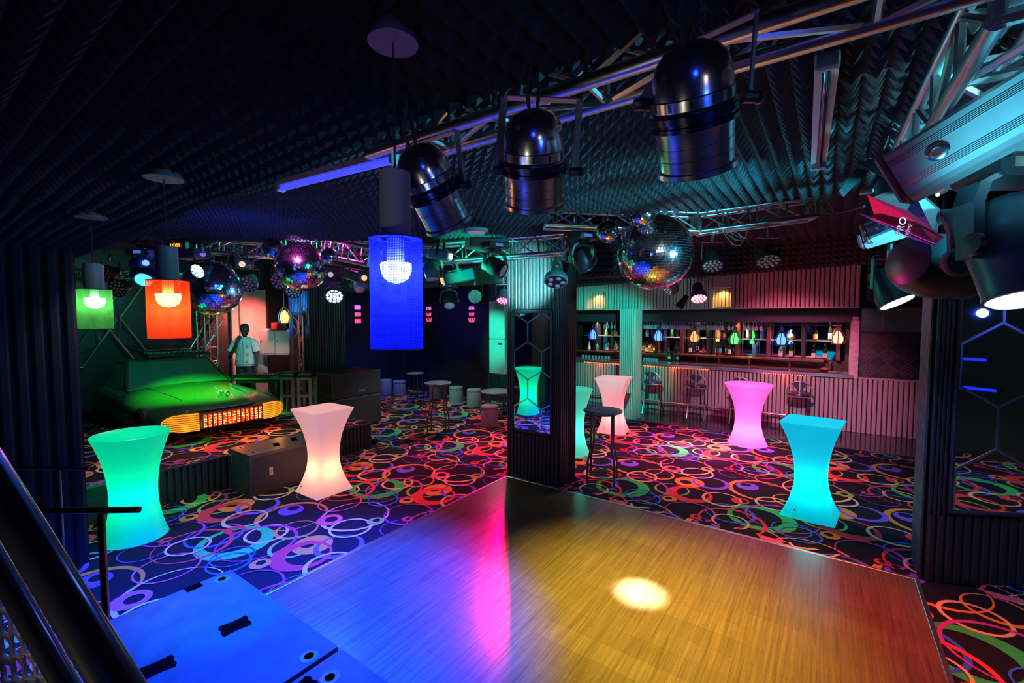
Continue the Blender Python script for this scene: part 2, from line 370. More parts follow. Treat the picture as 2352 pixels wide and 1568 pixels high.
grid_nodes(blackwall)
m_ = MB(); m_.box((10.5, 9.3, 1.9), (.2, 6.0, 3.8)); struct('wall_back', m_, blackwall, 'black panelled wall behind the drum stools')
m_ = MB(); m_.box((7.9, 12.1, 1.9), (5.4, .2, 3.8)); struct('wall_far', m_, blackwall)
m_ = MB(); m_.box((1.4, 11.4, 1.9), (8.2, .2, 3.8)); m_.box((5.5, 11.75, 1.9), (.12, .9, 3.8)); struct('wall_stage', m_, blackwall, 'dark wall behind the stage truss')
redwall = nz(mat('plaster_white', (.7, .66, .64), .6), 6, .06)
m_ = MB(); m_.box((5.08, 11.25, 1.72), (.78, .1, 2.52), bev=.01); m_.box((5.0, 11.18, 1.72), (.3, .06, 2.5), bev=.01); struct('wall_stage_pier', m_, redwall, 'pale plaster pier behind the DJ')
# hexagon mirror insert
bevel = mat('bevelled_glass', (.42, .50, .52), .25, .9)
def hexmirror(parent_name, p0, t, nrm, w_, z0, z1, label, mname='mirror', cell=.46):
    """mirror sheet with bevelled strips laid in a hexagon pattern. p0 start, t direction, nrm outward"""
    p0 = Vector(p0); t = Vector(t); nrm = Vector(nrm); up = Vector((0, 0, 1))
    R = Matrix((( t.x, nrm.x, 0, p0.x+nrm.x*.012), (t.y, nrm.y, 0, p0.y+nrm.y*.012), (0, 0, 1, 0), (0, 0, 0, 1)))
    root = thing(parent_name, label, 'mirror', (0, 0, 0)); root.matrix_world = R
    g = MB(); g.box((w_/2, 0, (z0+z1)/2), (w_, .008, z1-z0)); g.build('mirror_pane', MT[mname], root)
    fr = MB()
    for (a, b) in (((0, z0), (w_, z0)), ((0, z1), (w_, z1)), ((0, z0), (0, z1)), ((w_, z0), (w_, z1))):
        fr.box(((a[0]+b[0])/2, .012, (a[1]+b[1])/2), (abs(b[0]-a[0])+.03, .03, abs(b[1]-a[1])+.03), bev=.006)
    fr.build('frame', black_flat, root)
    st = MB(); h = cell; a = h/2/math.cos(PI/6)*1.0
    segs = []
    rows = int((z1-z0)/(1.5*a))+2; cols = int(w_/h)+2
    for r in range(-1, rows):
        for c in range(-1, cols):
            cx_ = c*h+(h/2 if r % 2 else 0)+h*.05; cz = z1-.28-r*1.5*a
            pt = [(cx_+a*math.sin(PI/3*k), cz+a*math.cos(PI/3*k)) for k in range(6)]
            for k in (0, 1, 2): segs.append((pt[k], pt[(k+1) % 6]))
    for (p, q) in segs:
        # clip to the pane
        pts = []
        for i in range(13):
            u = i/12; x = p[0]+(q[0]-p[0])*u; z = p[1]+(q[1]-p[1])*u
            if .012 < x < w_-.012 and z0+.012 < z < z1-.012: pts.append((x, z))
        if len(pts) > 1:
            (xa, za), (xb, zb) = pts[0], pts[-1]; d = math.hypot(xb-xa, zb-za)
            st.box(((xa+xb)/2, .006, (za+zb)/2), (d, .006, .018), rot=Euler((0, -math.atan2(zb-za, xb-xa), 0)).to_matrix())
    st.build('bevelled_strips', bevel, root)
    return root
# central pillar
def pillar(name, x, y0, y1, depth, top, label, hm):
    m_ = MB(); m_.box((x+depth/2+.01, (y0+y1)/2, top/2), (depth-.02, y1-y0-.02, top))
    flute(m_, (x, y1), (x, y0), 2.42, top, .062, .018); flute(m_, (x, y1), (x, y0), 0, .66, .062, .018)
    flute(m_, (x, y1), (x, y1-.10), .66, 2.42, .035, .014); flute(m_, (x, y0+.10), (x, y0), .66, 2.42, .035, .014)
    flute(m_, (x, y0), (x+depth, y0), 0, top, .062, .018)
    flute(m_, (x+depth, y1), (x, y1), 0, top, .062, .018)
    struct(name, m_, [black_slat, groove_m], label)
    hexmirror('hexagon_mirror', (x, y1-.11, 0), (0, -1, 0), (-1, 0, 0), y1-y0-.22, .70, 2.38, hm)
pillar('pillar', 5.25, 2.94, 3.80, .47, 3.74, 'black slatted pillar at the corner of the dance floor', 'tall hexagon-patterned mirror set into the central black pillar')
pillar('pillar', 5.25, 9.0, 9.75, .9, 3.74, 'black slatted pillar with mirror beside the DJ', 'blue-lit hexagon-patterned mirror on the far pillar beside the DJ')
# right pillar + diagonal mirror wall
m_ = MB(); m_.prism([(5.2, -.74), (5.66, -.73), (5.66, -2.1), (5.95, -2.1)], 0, 3.74)
flute(m_, (5.66, -.72), (5.2, -.72), 0, 3.74, .055, .018)
d_ = Vector((.488, -.873, 0)); n_ = Vector((-.873, -.488, 0))
def dw(s): return (5.2+d_.x*s, -.74+d_.y*s)
m_.prism([dw(0), dw(2.4), (dw(2.4)[0]+.4, dw(2.4)[1]), (5.66, -.73)], 0, 3.74)
flute(m_, dw(0), dw(2.4), 0, .60, .07, .02); flute(m_, dw(0), dw(.14), .60, 3.74, .035, .014); flute(m_, dw(0), dw(2.4), 2.75, 3.74, .07, .02)
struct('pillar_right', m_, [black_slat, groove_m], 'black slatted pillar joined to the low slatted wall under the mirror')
hexmirror('hexagon_mirror', (*dw(.16), 0), d_, n_, 2.2, .63, 2.72, 'large dark hexagon-patterned mirror above the low slatted wall at right', 'mirror', .62)
m_ = MB(); m_.box((3.5, -6.1, 1.9), (11, .2, 3.8)); m_.box((9.0, -4.5, 1.9), (.2, 3, 3.8)); struct('wall_right_far', m_, black_flat)
# ---- ceilings
def zn(x, y): return 3.05-.018*max(0, y)
m_ = MB(); foam_sheet(m_, [(-1.6, -2.5), (1.15, -2.5), (1.15, 9.5), (-1.6, 9.5)], zn, .075, .05)
m_.add([(-1.6, -2.5, 3.3), (1.15, -2.5, 3.3), (1.15, 9.5, 3.3), (-1.6, 9.5, 3.3)], [(0, 1, 2, 3)])
m_.add([(1.15, -2.5, 3.05), (1.15, 0, 3.05), (1.15, 9.5, 2.879), (1.15, 9.5, 3.3), (1.15, -2.5, 3.3)], [(0, 1, 2, 3, 4)])
struct('ceiling', m_, foam_n, 'black pyramid acoustic foam over the near side')
PB = [(1.15, -2.4), (4.7, -2.4), (4.15, -.2), (4.10, .4), (4.03, 1.05), (3.40, 2.0), (4.5, 2.76), (2.5, 5.6), (2.3, 6.1), (1.9, 7.5), (1.5, 9.5), (1.15, 9.5)]
m_ = MB(); foam_sheet(m_, PB, lambda x, y: 3.24, .075, .055)
for i in range(len(PB)):
    a = PB[i]; b = PB[(i+1) % len(PB)]; m_.add([(*a, 3.24), (*b, 3.24), (*b, 3.8), (*a, 3.8)], [(0, 1, 2, 3)])
struct('ceiling', m_, foam, 'black pyramid acoustic foam above the dance floor')
m_ = MB(); foam_sheet(m_, [(1.15, -2.5), (11.4, -2.5), (11.4, 12), (1.15, 12)], lambda x, y: 3.78, .15, .07)
m_.add([(-2, -3, 3.82), (13, -3, 3.82), (13, 12.3, 3.82), (-2, 12.3, 3.82)], [(0, 1, 2, 3)]); struct('ceiling', m_, foam, 'black acoustic foam in the raised bay behind the trusses')
m_ = MB(); foam_wall(m_, (5.72, 9.0), (5.72, 1.9), 2.85, 3.78, .085, .05); m_.box((5.80, 5.5, 3.33), (.15, 7.4, .95)); struct('beam_foam', m_, foam, 'foam-clad beam over the pillars')
m_ = MB(); foam_wall(m_, (9.86, 6.6), (9.86, -.5), 3.0, 3.78, .1, .05, 3.22); m_.box((10.2, 3.05, 3.5), (.6, 7.2, .4)); foam_wall(m_, (9.86, -.5), (9.86, -2.2), 2.6, 3.78, .1, .05); struct('beam_bar', m_, foam, 'foam-clad beam above the bar')
# ---- bar front, soffit, column
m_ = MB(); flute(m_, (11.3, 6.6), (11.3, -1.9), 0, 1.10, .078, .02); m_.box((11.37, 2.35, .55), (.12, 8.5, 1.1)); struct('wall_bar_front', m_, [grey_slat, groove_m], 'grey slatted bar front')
yl = lambda px, X=11.3: onX(px, 760, X).y
n1a, n1b = yl(1346, 9.95), yl(1390, 9.95); n2a, n2b = yl(1634, 9.95), yl(1678, 9.95)
m_ = MB()
def sof(ya, yb):
    zt = lambda y: 3.08+(.22*(6.6-y)/7.1)
    flute(m_, (9.95, ya), (9.95, yb), 2.50, 3.30, .072, .02)
for a, b in ((6.6, n1a), (n1b, n2a), (n2b, -.42)): sof(a, b)
for a, b in ((n1a, n1b), (n2a, n2b)):
    flute(m_, (10.17, a), (10.17, b), 2.52, 2.92, .072, .02); m_.box((10.06, (a+b)/2, 3.10), (.2, abs(a-b), .36)); m_.box((10.06, a, 2.72), (.2, .02, .42)); m_.box((10.06, b, 2.72), (.2, .02, .42))
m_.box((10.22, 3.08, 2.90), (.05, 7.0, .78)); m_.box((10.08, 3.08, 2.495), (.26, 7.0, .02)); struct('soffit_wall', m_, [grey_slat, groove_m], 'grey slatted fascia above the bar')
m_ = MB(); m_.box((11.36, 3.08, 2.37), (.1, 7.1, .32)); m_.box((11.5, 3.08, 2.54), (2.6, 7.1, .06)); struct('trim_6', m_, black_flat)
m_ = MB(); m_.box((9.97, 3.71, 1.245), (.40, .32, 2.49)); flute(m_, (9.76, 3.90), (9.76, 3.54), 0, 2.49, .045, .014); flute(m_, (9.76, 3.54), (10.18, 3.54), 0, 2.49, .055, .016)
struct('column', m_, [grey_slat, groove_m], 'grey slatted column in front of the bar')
# bar recess
m_ = MB(); m_.box((12.85, 3.0, 1.3), (.12, 7.4, 2.6)); struct('wall_bar_back', m_, nz(mat('dark_wood', (.05, .022, .016), .35), 12, .5, 0, (1, 1, .15)))
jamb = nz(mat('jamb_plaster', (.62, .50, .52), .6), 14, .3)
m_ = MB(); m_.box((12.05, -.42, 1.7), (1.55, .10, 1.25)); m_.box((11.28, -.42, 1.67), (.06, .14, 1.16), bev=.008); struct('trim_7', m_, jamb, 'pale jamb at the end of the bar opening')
m_ = MB(); m_.box((11.5, -1.3, 2.0), (.2, 1.8, 3.6)); struct('wall_right', m_, black_flat)
m_ = MB(); m_.box((11.32, -1.2, 1.105), (.1, 1.6, .03)); struct('trim_8', m_, [grey_slat, groove_m])
# ============================================================ FURNITURE
# ---- glowing cocktail tables
def glow_mat(name, col, top=.0, s=.55):
    m = mat(name, col, .35, emit=col, es=s); nt = m.node_tree; N = nt.nodes; L = nt.links
    b = N['Principled BSDF']; t = N.new('ShaderNodeBsdfTranslucent'); t.inputs[0].default_value = (*[min(1, c*1.0+.12) for c in col], 1)
    mx = N.new('ShaderNodeMixShader'); mx.inputs[0].default_value = .5
    L.new(b.outputs[0], mx.inputs[1]); L.new(t.outputs[0], mx.inputs[2]); L.new(mx.outputs[0], N['Material Output'].inputs[0]); return m
def waist(z, rt, rb, rw, zw, H):
    if z > zw: u = (z-zw)/(H-zw); return rw+(rt-rw)*u**2.0
    u = (zw-z)/zw; return rw+(rb-rw)*u**1.9
def round_table(px, py, col, label, H=1.1, rt=.30, rb=.26, rw=.165, s=.6, lw=4, lz=.25, lc=None):
    p = fl(px, py); r = thing('led_cocktail_table', label, 'table', (p.x, p.y, 0)); gm = glow_mat('glow_'+label.split()[0]+str(px), col, s=s)
    pr = [(waist(H*i/22, rt, rb, rw, H*.42, H), H*i/22) for i in range(23)]
    pr = [(pr[0][0]-.02, 0)]+[(pr[0][0], .008)]+pr[1:]+[(rt-.008, H+.006), (rt-.022, H), (rt-.045, H-.014), (0, H-.02)]
    MB().lathe([(0.001, .0)]+pr, n=48).build('glowing_body', gm, r, True, 50)
    point('lamp_glow', (p.x, p.y, lz), lc or col, lw, .08); return r
def square_table(px, py, col, label, H=1.1, rt=.34, rb=.31, rw=.17, s=.6, lw=4, lz=.25, lc=None, rz=0., split=False, twist=0.):
    p = fl(px, py); r = thing('led_cocktail_table', label, 'table', (p.x, p.y, 0), rz); gm = glow_mat('glow_'+label.split()[0]+str(px), col, s=s)
    m_ = MB(); rings = []; n = 6
    def sq(h, z, tw=0):
        c = []
        rad = h*.10
        for k in range(4):
            a0 = PI/2*k; cx_ = (h-rad)*(1 if k in (0, 3) else -1); cyy = (h-rad)*(1 if k in (0, 1) else -1)
            for q in range(n+1):
                a = a0+PI/2*q/n; x = cx_+rad*math.cos(a); y = cyy+rad*math.sin(a)
                c.append((x*math.cos(tw)-y*math.sin(tw), x*math.sin(tw)+y*math.cos(tw), z))
        return c
    for i in range(25):
        z = H*i/24; rings.append(sq(waist(z, rt, rb, rw, H*.42, H)*.86, z, twist*(z/H)))
    rings += [sq(rt*.86-.012, H+.006, twist), sq(rt*.86-.05, H-.004, twist), sq(rt*.86-.07, H-.016, twist)]
    m_.loft(rings); m_.build('glowing_body', gm, r, True, 50)
    k = MB(); k.lathe([(.0, 0), (.009, 0), (.009, .006), (0, .006)], (-rb*.86+.01, rb*.35, .10), 12, axis=(-1, 0, 0)); k.path([(-rb*.86+.005, rb*.35, .12), (-rb*.86-.006, rb*.35-.012, .15)], .0025, 6)
    k.build('charging_socket', blackm, r)
    point('lamp_glow', (p.x, p.y, lz), lc or col, lw, .08); return r
round_table(312, 1233, (0, .78, .48), 'round-topped teal glowing cocktail table beside the near handrail', lw=7, rt=.33, rb=.28, rw=.20, lz=.5, s=.55)
square_table(745, 1124, (1, .62, .62), 'square cream-pink glowing cocktail table by the low speaker cabinet', lw=6, lz=.28, lc=(1, .55, .20), s=.50)
square_table(1860, 1180, (0, .72, .95), 'square turquoise glowing cocktail table at the edge of the dance floor', lw=7, lz=.35, lc=(0, 1, .75), s=.6, rz=-.12)
round_table(1716, 1019, (1, .27, .80), 'round magenta glowing cocktail table in front of the bar stools', lw=8, rt=.40, rb=.33, rw=.21, lz=.22, lc=(1, .5, .9), s=.6)
square_table(1408, 990, (1, .42, .50), 'square pale pink glowing cocktail table by the bar column', lw=7, rt=.37, rb=.32, rw=.2, lz=.28, lc=(1, .55, .4), s=.6, rz=.15)
round_table(1318, 1040, (.15, .85, .70), 'round mint glowing cocktail table half hidden by the central pillar', lw=5, rt=.31, rb=.27, s=.5, lz=.4)
round_table(1203, 945, (0, .85, .45), 'round green glowing cocktail table far behind the central pillar', lw=5, rt=.3, rb=.26, s=.5) if False else None
# ---- high tables with bent legs
speck = mat('speckled_laminate', (.22, .26, .34), .35)
def speckle(m, a=(.05, .06, .08), b_=(.55, .6, .7), sc=90):
    nt = m.node_tree; N = nt.nodes; L = nt.links; b = N['Principled BSDF']; tc = N.new('ShaderNodeTexCoord'); v = N.new('ShaderNodeTexNoise'); v.inputs['Scale'].default_value = sc; v.inputs['Detail'].default_value = 3
    r = N.new('ShaderNodeValToRGB'); r.color_ramp.elements[0].position = .48; r.color_ramp.elements[0].color = (*a, 1); r.color_ramp.elements[1].position = .62; r.color_ramp.elements[1].color = (*b_, 1)
    L.new(tc.outputs['Object'], v.inputs['Vector']); L.new(v.outputs['Fac'], r.inputs[0]); L.new(r.outputs[0], b.inputs['Base Color'])
speckle(speck)
def high_table(px, py, label, H=1.02, rz=.3, rr=.27):
    p = fl(px, py); r = thing('high_table', label, 'table', (p.x, p.y, 0), rz)
    MB().lathe([(0.001, H-.03), (rr-.01, H-.03), (rr, H-.022), (rr, H-.006), (rr-.01, H), (0, H)], n=40).build('tabletop', speck, r, True, 30)
    for k in range(4):
        a = PI/4+PI/2*k; c, s_ = math.cos(a), math.sin(a)
        MB().path([(rr*.72*c, rr*.72*s_, H-.03), (rr*.72*c, rr*.72*s_, .52), (rr*.95*c, rr*.95*s_, .30), (rr*.95*c, rr*.95*s_, 0)], .014, 8).build('leg', steel_dark, r, True)
    f = MB(); q = rr*.95*math.cos(PI/4)
    f.tube((q, q, .16), (-q, -q, .16), .011); f.tube((q, -q, .17), (-q, q, .17), .011); f.build('cross_brace', steel_dark, r, True)
    MB().path([(rr*.72*math.cos(2*PI*i/24), rr*.72*math.sin(2*PI*i/24), H-.05) for i in range(24)], .01, 6, closed=True).build('top_ring', steel_dark, r, True)
    return r
high_table(1383, 1105, 'high round table with bent metal legs beside the central pillar')
high_table(1007, 994, 'high round table with bent metal legs standing among the drum stools', rz=.6)
high_table(955, 925, 'dark high round table behind the drum stools', H=.82, rr=.24)
# ---- drum stools (ottomans)
felt = nz(mat('grey_velvet', (.22, .24, .26), .85), 30, .25, .3)
def drum(px, py, label, H=.45, R_=.185):
    p = fl(px, py); r = thing('drum_stool', label, 'stool', (p.x, p.y, 0), group=None)
    MB().lathe([(0.001, 0), (R_-.01, 0), (R_, .01), (R_, H-.06), (R_-.002, H-.056)], n=32).build('drum_body', felt, r, True, 40)
    MB().lathe([(R_-.002, H-.056), (R_+.006, H-.05), (R_+.006, H-.02), (R_-.01, H-.002), (R_*.5, H+.004), (0, H+.006)], n=32).build('seat', felt, r, True, 50); return r
drum(1124, 978, 'grey velvet drum stool lit crimson, nearest to the central pillar')
drum(1089, 932, 'grey velvet drum stool lit green, just behind the crimson one')
drum(1048, 925, 'grey velvet drum stool between the round high table and the green-lit stool')
drum(1001, 915, 'grey velvet drum stool mostly hidden behind the high round table')
drum(918, 908, 'grey velvet drum stool against the wall, second from the black speaker')
drum(886, 905, 'grey velvet drum stool against the wall right beside the black speaker')
# low round table with wooden slat near AC
p = fl(1140, 955); r = thing('lounge_table', 'low round table with a dark top beside the central pillar', 'table', (p.x, p.y, 0))
MB().lathe([(0.001, .56), (.36, .56), (.37, .57), (.37, .59), (.36, .6), (0, .6)], n=32).build('tabletop', mat('table_teal', (.20, .30, .32), .4), r, True, 30)
for k in range(3): a = 2*PI*k/3; MB().tube((.2*math.cos(a), .2*math.sin(a), .56), (.32*math.cos(a), .32*math.sin(a), 0), .014).build('leg', steel_dark, r)
# ---- bar stools
seatm = nz(mat('navy_vinyl', (.03, .03, .07), .35), 30, .2)
bs_c = mat('stool_chrome', (.85, .78, .80), .32, .9)
def bar_stool(x, y, rz, label):
    r = thing('bar_stool', label, 'bar stool', (x, y, 0), rz, 'chrome bar stools along the bar')
    # local +x faces the bar; backrest at -x (toward the room)
    MB().lathe([(0.001, .70), (.17, .70), (.195, .715), (.20, .745), (.19, .775), (.15, .79), (0, .795)], n=28).build('seat', seatm, r, True, 50)
    MB().path([(.205*math.cos(2*PI*i/28), .205*math.sin(2*PI*i/28), .72) for i in range(28)], .012, 6, closed=True).build('seat_ring', bs_c, r, True)
    # hoop back
    pts = []
    for i in range(21):
        a = -PI*.08+PI*1.16*i/20; pts.append((-.19-.03*math.sin(a), .215*math.cos(a), .84+.20*math.sin(a)))
    pts = [(-.10, .19, .70)]+pts+[(-.10, -.19, .70)]
    MB().path(pts, .011, 8).build('back_hoop', bs_c, r, True)
    b = MB(); b.loft([[(-.215-.012*k, .135, .985), (-.215-.012*k, .06, 1.03), (-.215-.012*k, -.06, 1.03), (-.215-.012*k, -.135, .985), (-.215-.012*k, -.03, .86), (-.215-.012*k, .03, .86)] for k in (0, 1)])
    b.build('backrest', seatm, r); MB().box((-.225, 0, .90), (.014, .022, .30)).build('back_strut', bs_c, r)
    for s_ in (1, -1):
        MB().path([(.0, .15*s_, .71), (.02, .16*s_, .34), (.10, .18*s_, .30), (.20, .19*s_, .012)], .012, 8).build('rear_leg', blackm, r, True)
        MB().path([(-.10, .175*s_, .33), (-.14, .18*s_, .30), (-.21, .185*s_, .05), (-.23, .185*s_, .012)], .014, 8).build('leg', bs_c, r, True)
        MB().path([(-.05, .15*s_, .71), (-.08, .17*s_, .36)], .011, 8).build('upright', blackm, r, True)
    MB().path([(-.10, -.18, .33), (-.10, .18, .33)], .014, 8).build('footrest', bs_c, r, True)
    return r
lab = ['bar stool nearest to the slatted column, chrome hoop back', 'second bar stool from the column, chrome hoop back', 'bar stool half hidden behind the magenta glowing table', 'bar stool behind the turquoise glowing table, farthest from the column']
b0 = None
for i, (px, py) in enumerate(((1500, 950), (1602, 962), (1703, 975), (1834, 992))):
    q = fl(px, py); x = 10.75; y = onX(px, 900, 10.75).y
    if b0 is None: b0 = bar_stool(x, y, 0, lab[0])
    else: dup(b0, (x, y, 0), (.05, -.04, .12)[i-1], lab[i])
# foot rail
r = thing('foot_rail', 'chrome foot rail running along the foot of the bar', 'rail', (11.05, 0, 0))
MB().path([(0, 6.3, .24), (0, -.25, .24)], .024, 10).build('rail', bs_c, r, True)
for y in (4.6, 2.9, 1.5, -.1): MB().path([(0, y, .24), (.0, y, .1), (.16, y, .06)], .016, 8).build('bracket', bs_c, r, True)
# ---- counter
ctm = nz(mat('counter_laminate', (.34, .26, .33), .12, coat=.5), 14, .25)
r = thing('bar_counter', 'long glossy bar counter with LED-lit edge', 'bar counter', (0, 0, 0))
m_ = MB(); m_.box((11.52, 3.0, 1.135), (.62, 6.85, .055), bev=.01); m_.build('worktop', ctm, r)
m_ = MB(); m_.box((11.205, 3.0, 1.125), (.02, 6.85, .06)); m_.build('edge_strip', mat('edge_steel', (.5, .4, .45), .25, .9), r)
# LED rope
def rope(pa, pb, label):
    ya, yb = onX(pa, 840, 11.26).y, onX(pb, 840, 11.26).y; r = thing('led_strip', label, 'light strip', (11.262, yb, 1.082))
    m_ = MB(); n = int(abs(ya-yb)/.045)
    for i in range(n): m_.sphere((0, i*.045, 0), .0085, 6, 4)
    m_.build('diodes', emi('led_red', (1, .10, .02), 14), r); MB().box((.006, abs(ya-yb)/2, .006), (.008, abs(ya-yb), .012)).build('tape', mat('tape', (.5, .2, .1), .5), r)
    area('led_glow', (11.24, (ya+yb)/2, 1.075), (11.29, (ya+yb)/2, .6), (1, .09, .02), 3.2*abs(ya-yb), .02, abs(ya-yb)).rotation_mode = 'QUATERNION'
    return r
rope(1336, 1421, 'red LED strip under the counter behind the bar column'); rope(1474, 1626, 'red LED strip under the counter between the column and the second stool'); rope(1744, 1862, 'red LED strip under the counter near the end of the bar')
# ---- back bar: cabinet, posts, shelves, mirror
darkwood = nz(mat('cherry_wood', (.16, .03, .025), .3), 9, .4, 0, (1, .2, 3))
r = thing('back_bar', 'dark wooden back bar cabinet with glass shelves and mirror', 'back bar', (0, 0, 0))
Y0, Y1 = -.30, 6.3
m_ = MB(); m_.box((12.5, (Y0+3.4)/2+.0, .55), (.45, 3.6, 1.1)); m_.build('lower_cabinet', darkwood, r)
m_ = MB(); m_.box((12.42, (Y0+.35+3.42)/2, 1.33), (.55, 3.30, .05), bev=.006); m_.build('shelf_top', darkwood, r)
m_ = MB(); m_.box((12.42, (Y0+.35+3.42)/2, 1.14), (.50, 3.25, .035), bev=.004); m_.build('worktop', darkwood, r)
m_ = MB(); m_.box((12.45, 5.0, 1.30), (.5, 2.9, .05)); m_.build('side_shelf', darkwood, r)
for px in (1600, 1651, 1721, 1814, 1907): y = onX(px, 830, 12.2).y; MB().box((12.4, y, 1.235), (.45, .03, .16)).build('divider', darkwood, r)
MB().box((12.76, 3.0, 1.80), (.01, 6.6, .98)).build('mirror_back', mat('bar_mirror', (.55, .52, .55), .04, 1.), r)
for i, px in enumerate((1373, 1512, 1568, 1628, 1695, 1766, 1845, 1926)):
    y = onX(px, 780, 12.5).y; MB().box((12.52, y, 1.80), (.30, .075, .92)).build('post', darkwood if i % 3 else black_flat, r)
for z in (1.77,):
    for i, (a, b) in enumerate(zip((1340, 1373, 1512, 1568, 1628, 1695, 1766, 1845), (1373, 1425, 1568, 1628, 1695, 1766, 1845, 1926))):
        ya, yb = onX(a, 780, 12.5).y, onX(b, 780, 12.5).y; MB().box((12.56, (ya+yb)/2, z), (.24, abs(ya-yb)-.08, .010)).build('glass_shelf', mat('shelf_glass', (.5, .75, .72), .08, 0., spec=.8), r)
MB().box((12.5, 3.0, 2.27), (.4, 6.7, .08)).build('top_rail', darkwood, r)
# ---- bottles
def glassm(n, c, r=.08): return mat('glass_'+n, c, r, 0., trans=.55, spec=.8, ior=1.45)
GB = {'dark': glassm('dark', (.03, .035, .03)), 'clear': glassm('clear', (.75, .9, .95)), 'blue': glassm('blue', (.15, .45, .9)), 'amber': glassm('amber', (.6, .25, .04)), 'green': glassm('green', (.05, .25, .08)), 'teal': glassm('teal', (.25, .8, .8))}
lbl = {'cream': mat('label_cream', (.75, .7, .58), .6), 'orange': mat('label_orange', (.85, .42, .06), .6), 'black': mat('label_black', (.04, .04, .04), .5), 'red': mat('label_red', (.6, .05, .05), .5), 'white': mat('label_white', (.8, .85, .88), .5), 'blue': mat('label_blue', (.05, .2, .6), .5), 'green': mat('label_green', (.25, .5, .05), .5)}
def bottle(px, py, h, shape, g, lb, label, cap='black', X=12.42, z=None):
    p = onX(px, py, X); z = p.z if z is None else z
    r = thing('bottle', label, 'bottle', (X, p.y, z))
    if shape == 'tall': P = [(0.001, 0), (.034, 0), (.037, .004), (.037, h*.6), (.03, h*.68), (.013, h*.78), (.013, h*.95)]
    elif shape == 'square': P = [(0.001, 0), (.05, 0), (.053, .004), (.053, h*.58), (.045, h*.66), (.016, h*.72), (.016, h*.92)]
    elif shape == 'round': P = [(0.001, 0), (.05, 0), (.075, h*.16), (.08, h*.32), (.06, h*.52), (.02, h*.66), (.015, h*.9)]
    else: P = [(0.001, 0), (.04, 0), (.043, .004), (.043, h*.5), (.036, h*.6), (.016, h*.75), (.014, h*.93)]
    n = 4 if shape == 'square' else 16
    MB().lathe(P, n=n, sq=n == 4).build('glass_body', GB[g], r, n > 4, 40)
    MB().lathe([(P[-1][0]+.003, h*.9), (P[-1][0]+.003, h), (0, h)], n=12).build('cap', lbl[cap], r)
    if lb:
        q = P[2][0]+.0012
        MB().lathe([(q, h*.12), (q, h*.45)] if shape != 'round' else [(.079, h*.20), (.0815, h*.30), (.078, h*.36)], n=n, sq=n == 4).build('label', lbl[lb], r)
    return r
bl = [(1353, 797, .30, 'mid', 'clear', 'white', 'clear bottle at the far end of the lower shelf behind the pillar'), (1372, 797, .26, 'mid', 'clear', None, 'small clear bottle beside the wooden post left of the column'),
 (1393, 800, .26, 'square', 'blue', 'white', 'pale blue square bottle on the lower shelf left of the column'), (1414, 800, .32, 'mid', 'teal', 'green', 'clear bottle with green label close to the left of the column'),
 (1393, 771, .26, 'mid', 'teal', 'orange', 'clear bottle with orange label on the upper shelf left of the column'), (1414, 771, .24, 'square', 'clear', None, 'square clear bottle on the upper shelf left of the column'),
 (1486, 800, .34, 'tall', 'dark', 'cream', 'dark bottle with pale label just right of the column'), (1496, 801, .20, 'round', 'amber', 'orange', 'squat orange bottle just right of the column'), (1507, 802, .36, 'tall', 'dark', None, 'plain dark bottle beside the post right of the column'),
 (1487, 773, .30, 'mid', 'clear', None, 'clear bottle on the upper shelf right of the column'), (1543, 774, .30, 'mid', 'green', None, 'dark green bottle on the upper shelf under the glasses'),
 (1535, 804, .34, 'tall', 'dark', 'black', 'black bottle standing left of the turquoise reflection'), (1554, 805, .32, 'round', 'dark', None, 'black round-shouldered bottle in front of the turquoise reflection'),
 (1586, 807, .36, 'tall', 'dark', 'white', 'slim dark bottle with white label under the orange pendant'), (1616, 808, .36, 'tall', 'dark', 'red', 'dark bottle with red label left of the pink reflection'),
 (1648, 811, .36, 'tall', 'dark', 'black', 'tall dark brown bottle in front of the pink reflection'), (1675, 812, .36, 'tall', 'dark', 'cream', 'tall dark bottle with pale label beneath the green pendant'),
 (1731, 815, .46, 'tall', 'teal', 'blue', 'tall frosted pale blue bottle with blue lettering on the cabinet top'), (1793, 818, .38, 'mid', 'teal', 'white', 'clear blue-tinted bottle under the blue pendant'),
 (1816, 819, .38, 'tall', 'dark', 'cream', 'brown bottle with pale label beside a lit white reflection'), (1868, 821, .32, 'square', 'dark', 'white', 'square black bottle with white label near the end of the shelf'),
 (1894, 822, .34, 'square', 'dark', 'cream', 'square dark bottle with cream label at the end of the shelf'),
 (1717, 779, .38, 'tall', 'clear', 'white', 'tall clear bottle with white label on the upper shelf'), (1750, 780, .36, 'tall', 'blue', 'blue', 'tall blue bottle on the upper shelf beneath hanging glasses'),
 (1816, 782, .24, 'round', 'clear', 'green', 'squat clear bottle with green label and round stopper'), (1872, 784, .34, 'mid', 'dark', 'orange', 'dark bottle with large orange label on the upper shelf'),
 (1906, 784, .42, 'tall', 'dark', 'white', 'tall dark bottle with gold neck beside the end pendant'), (1664, 776, .30, 'mid', 'amber', 'cream', 'amber bottle on the upper shelf beside the green pendant')]
for (px, py, h, sh, g, lb, la) in bl:
    up = py < 790; bottle(px, py, h, sh, g, lb, la, 'cream' if 'gold' in la or 'stopper' in la else 'black', X=12.52 if up else 12.36, z=1.775 if up else (1.356 if px > 1510 else 1.326))
for i, px in enumerate((1530, 1537, 1548, 1556)):
    bottle(px, 830, .26, 'tall', 'green', 'white' if i % 2 else None, ['first', 'second', 'third', 'last'][i]+' of four small dark green bottles standing below the cabinet top, counted from the column', X=12.3, z=1.158)
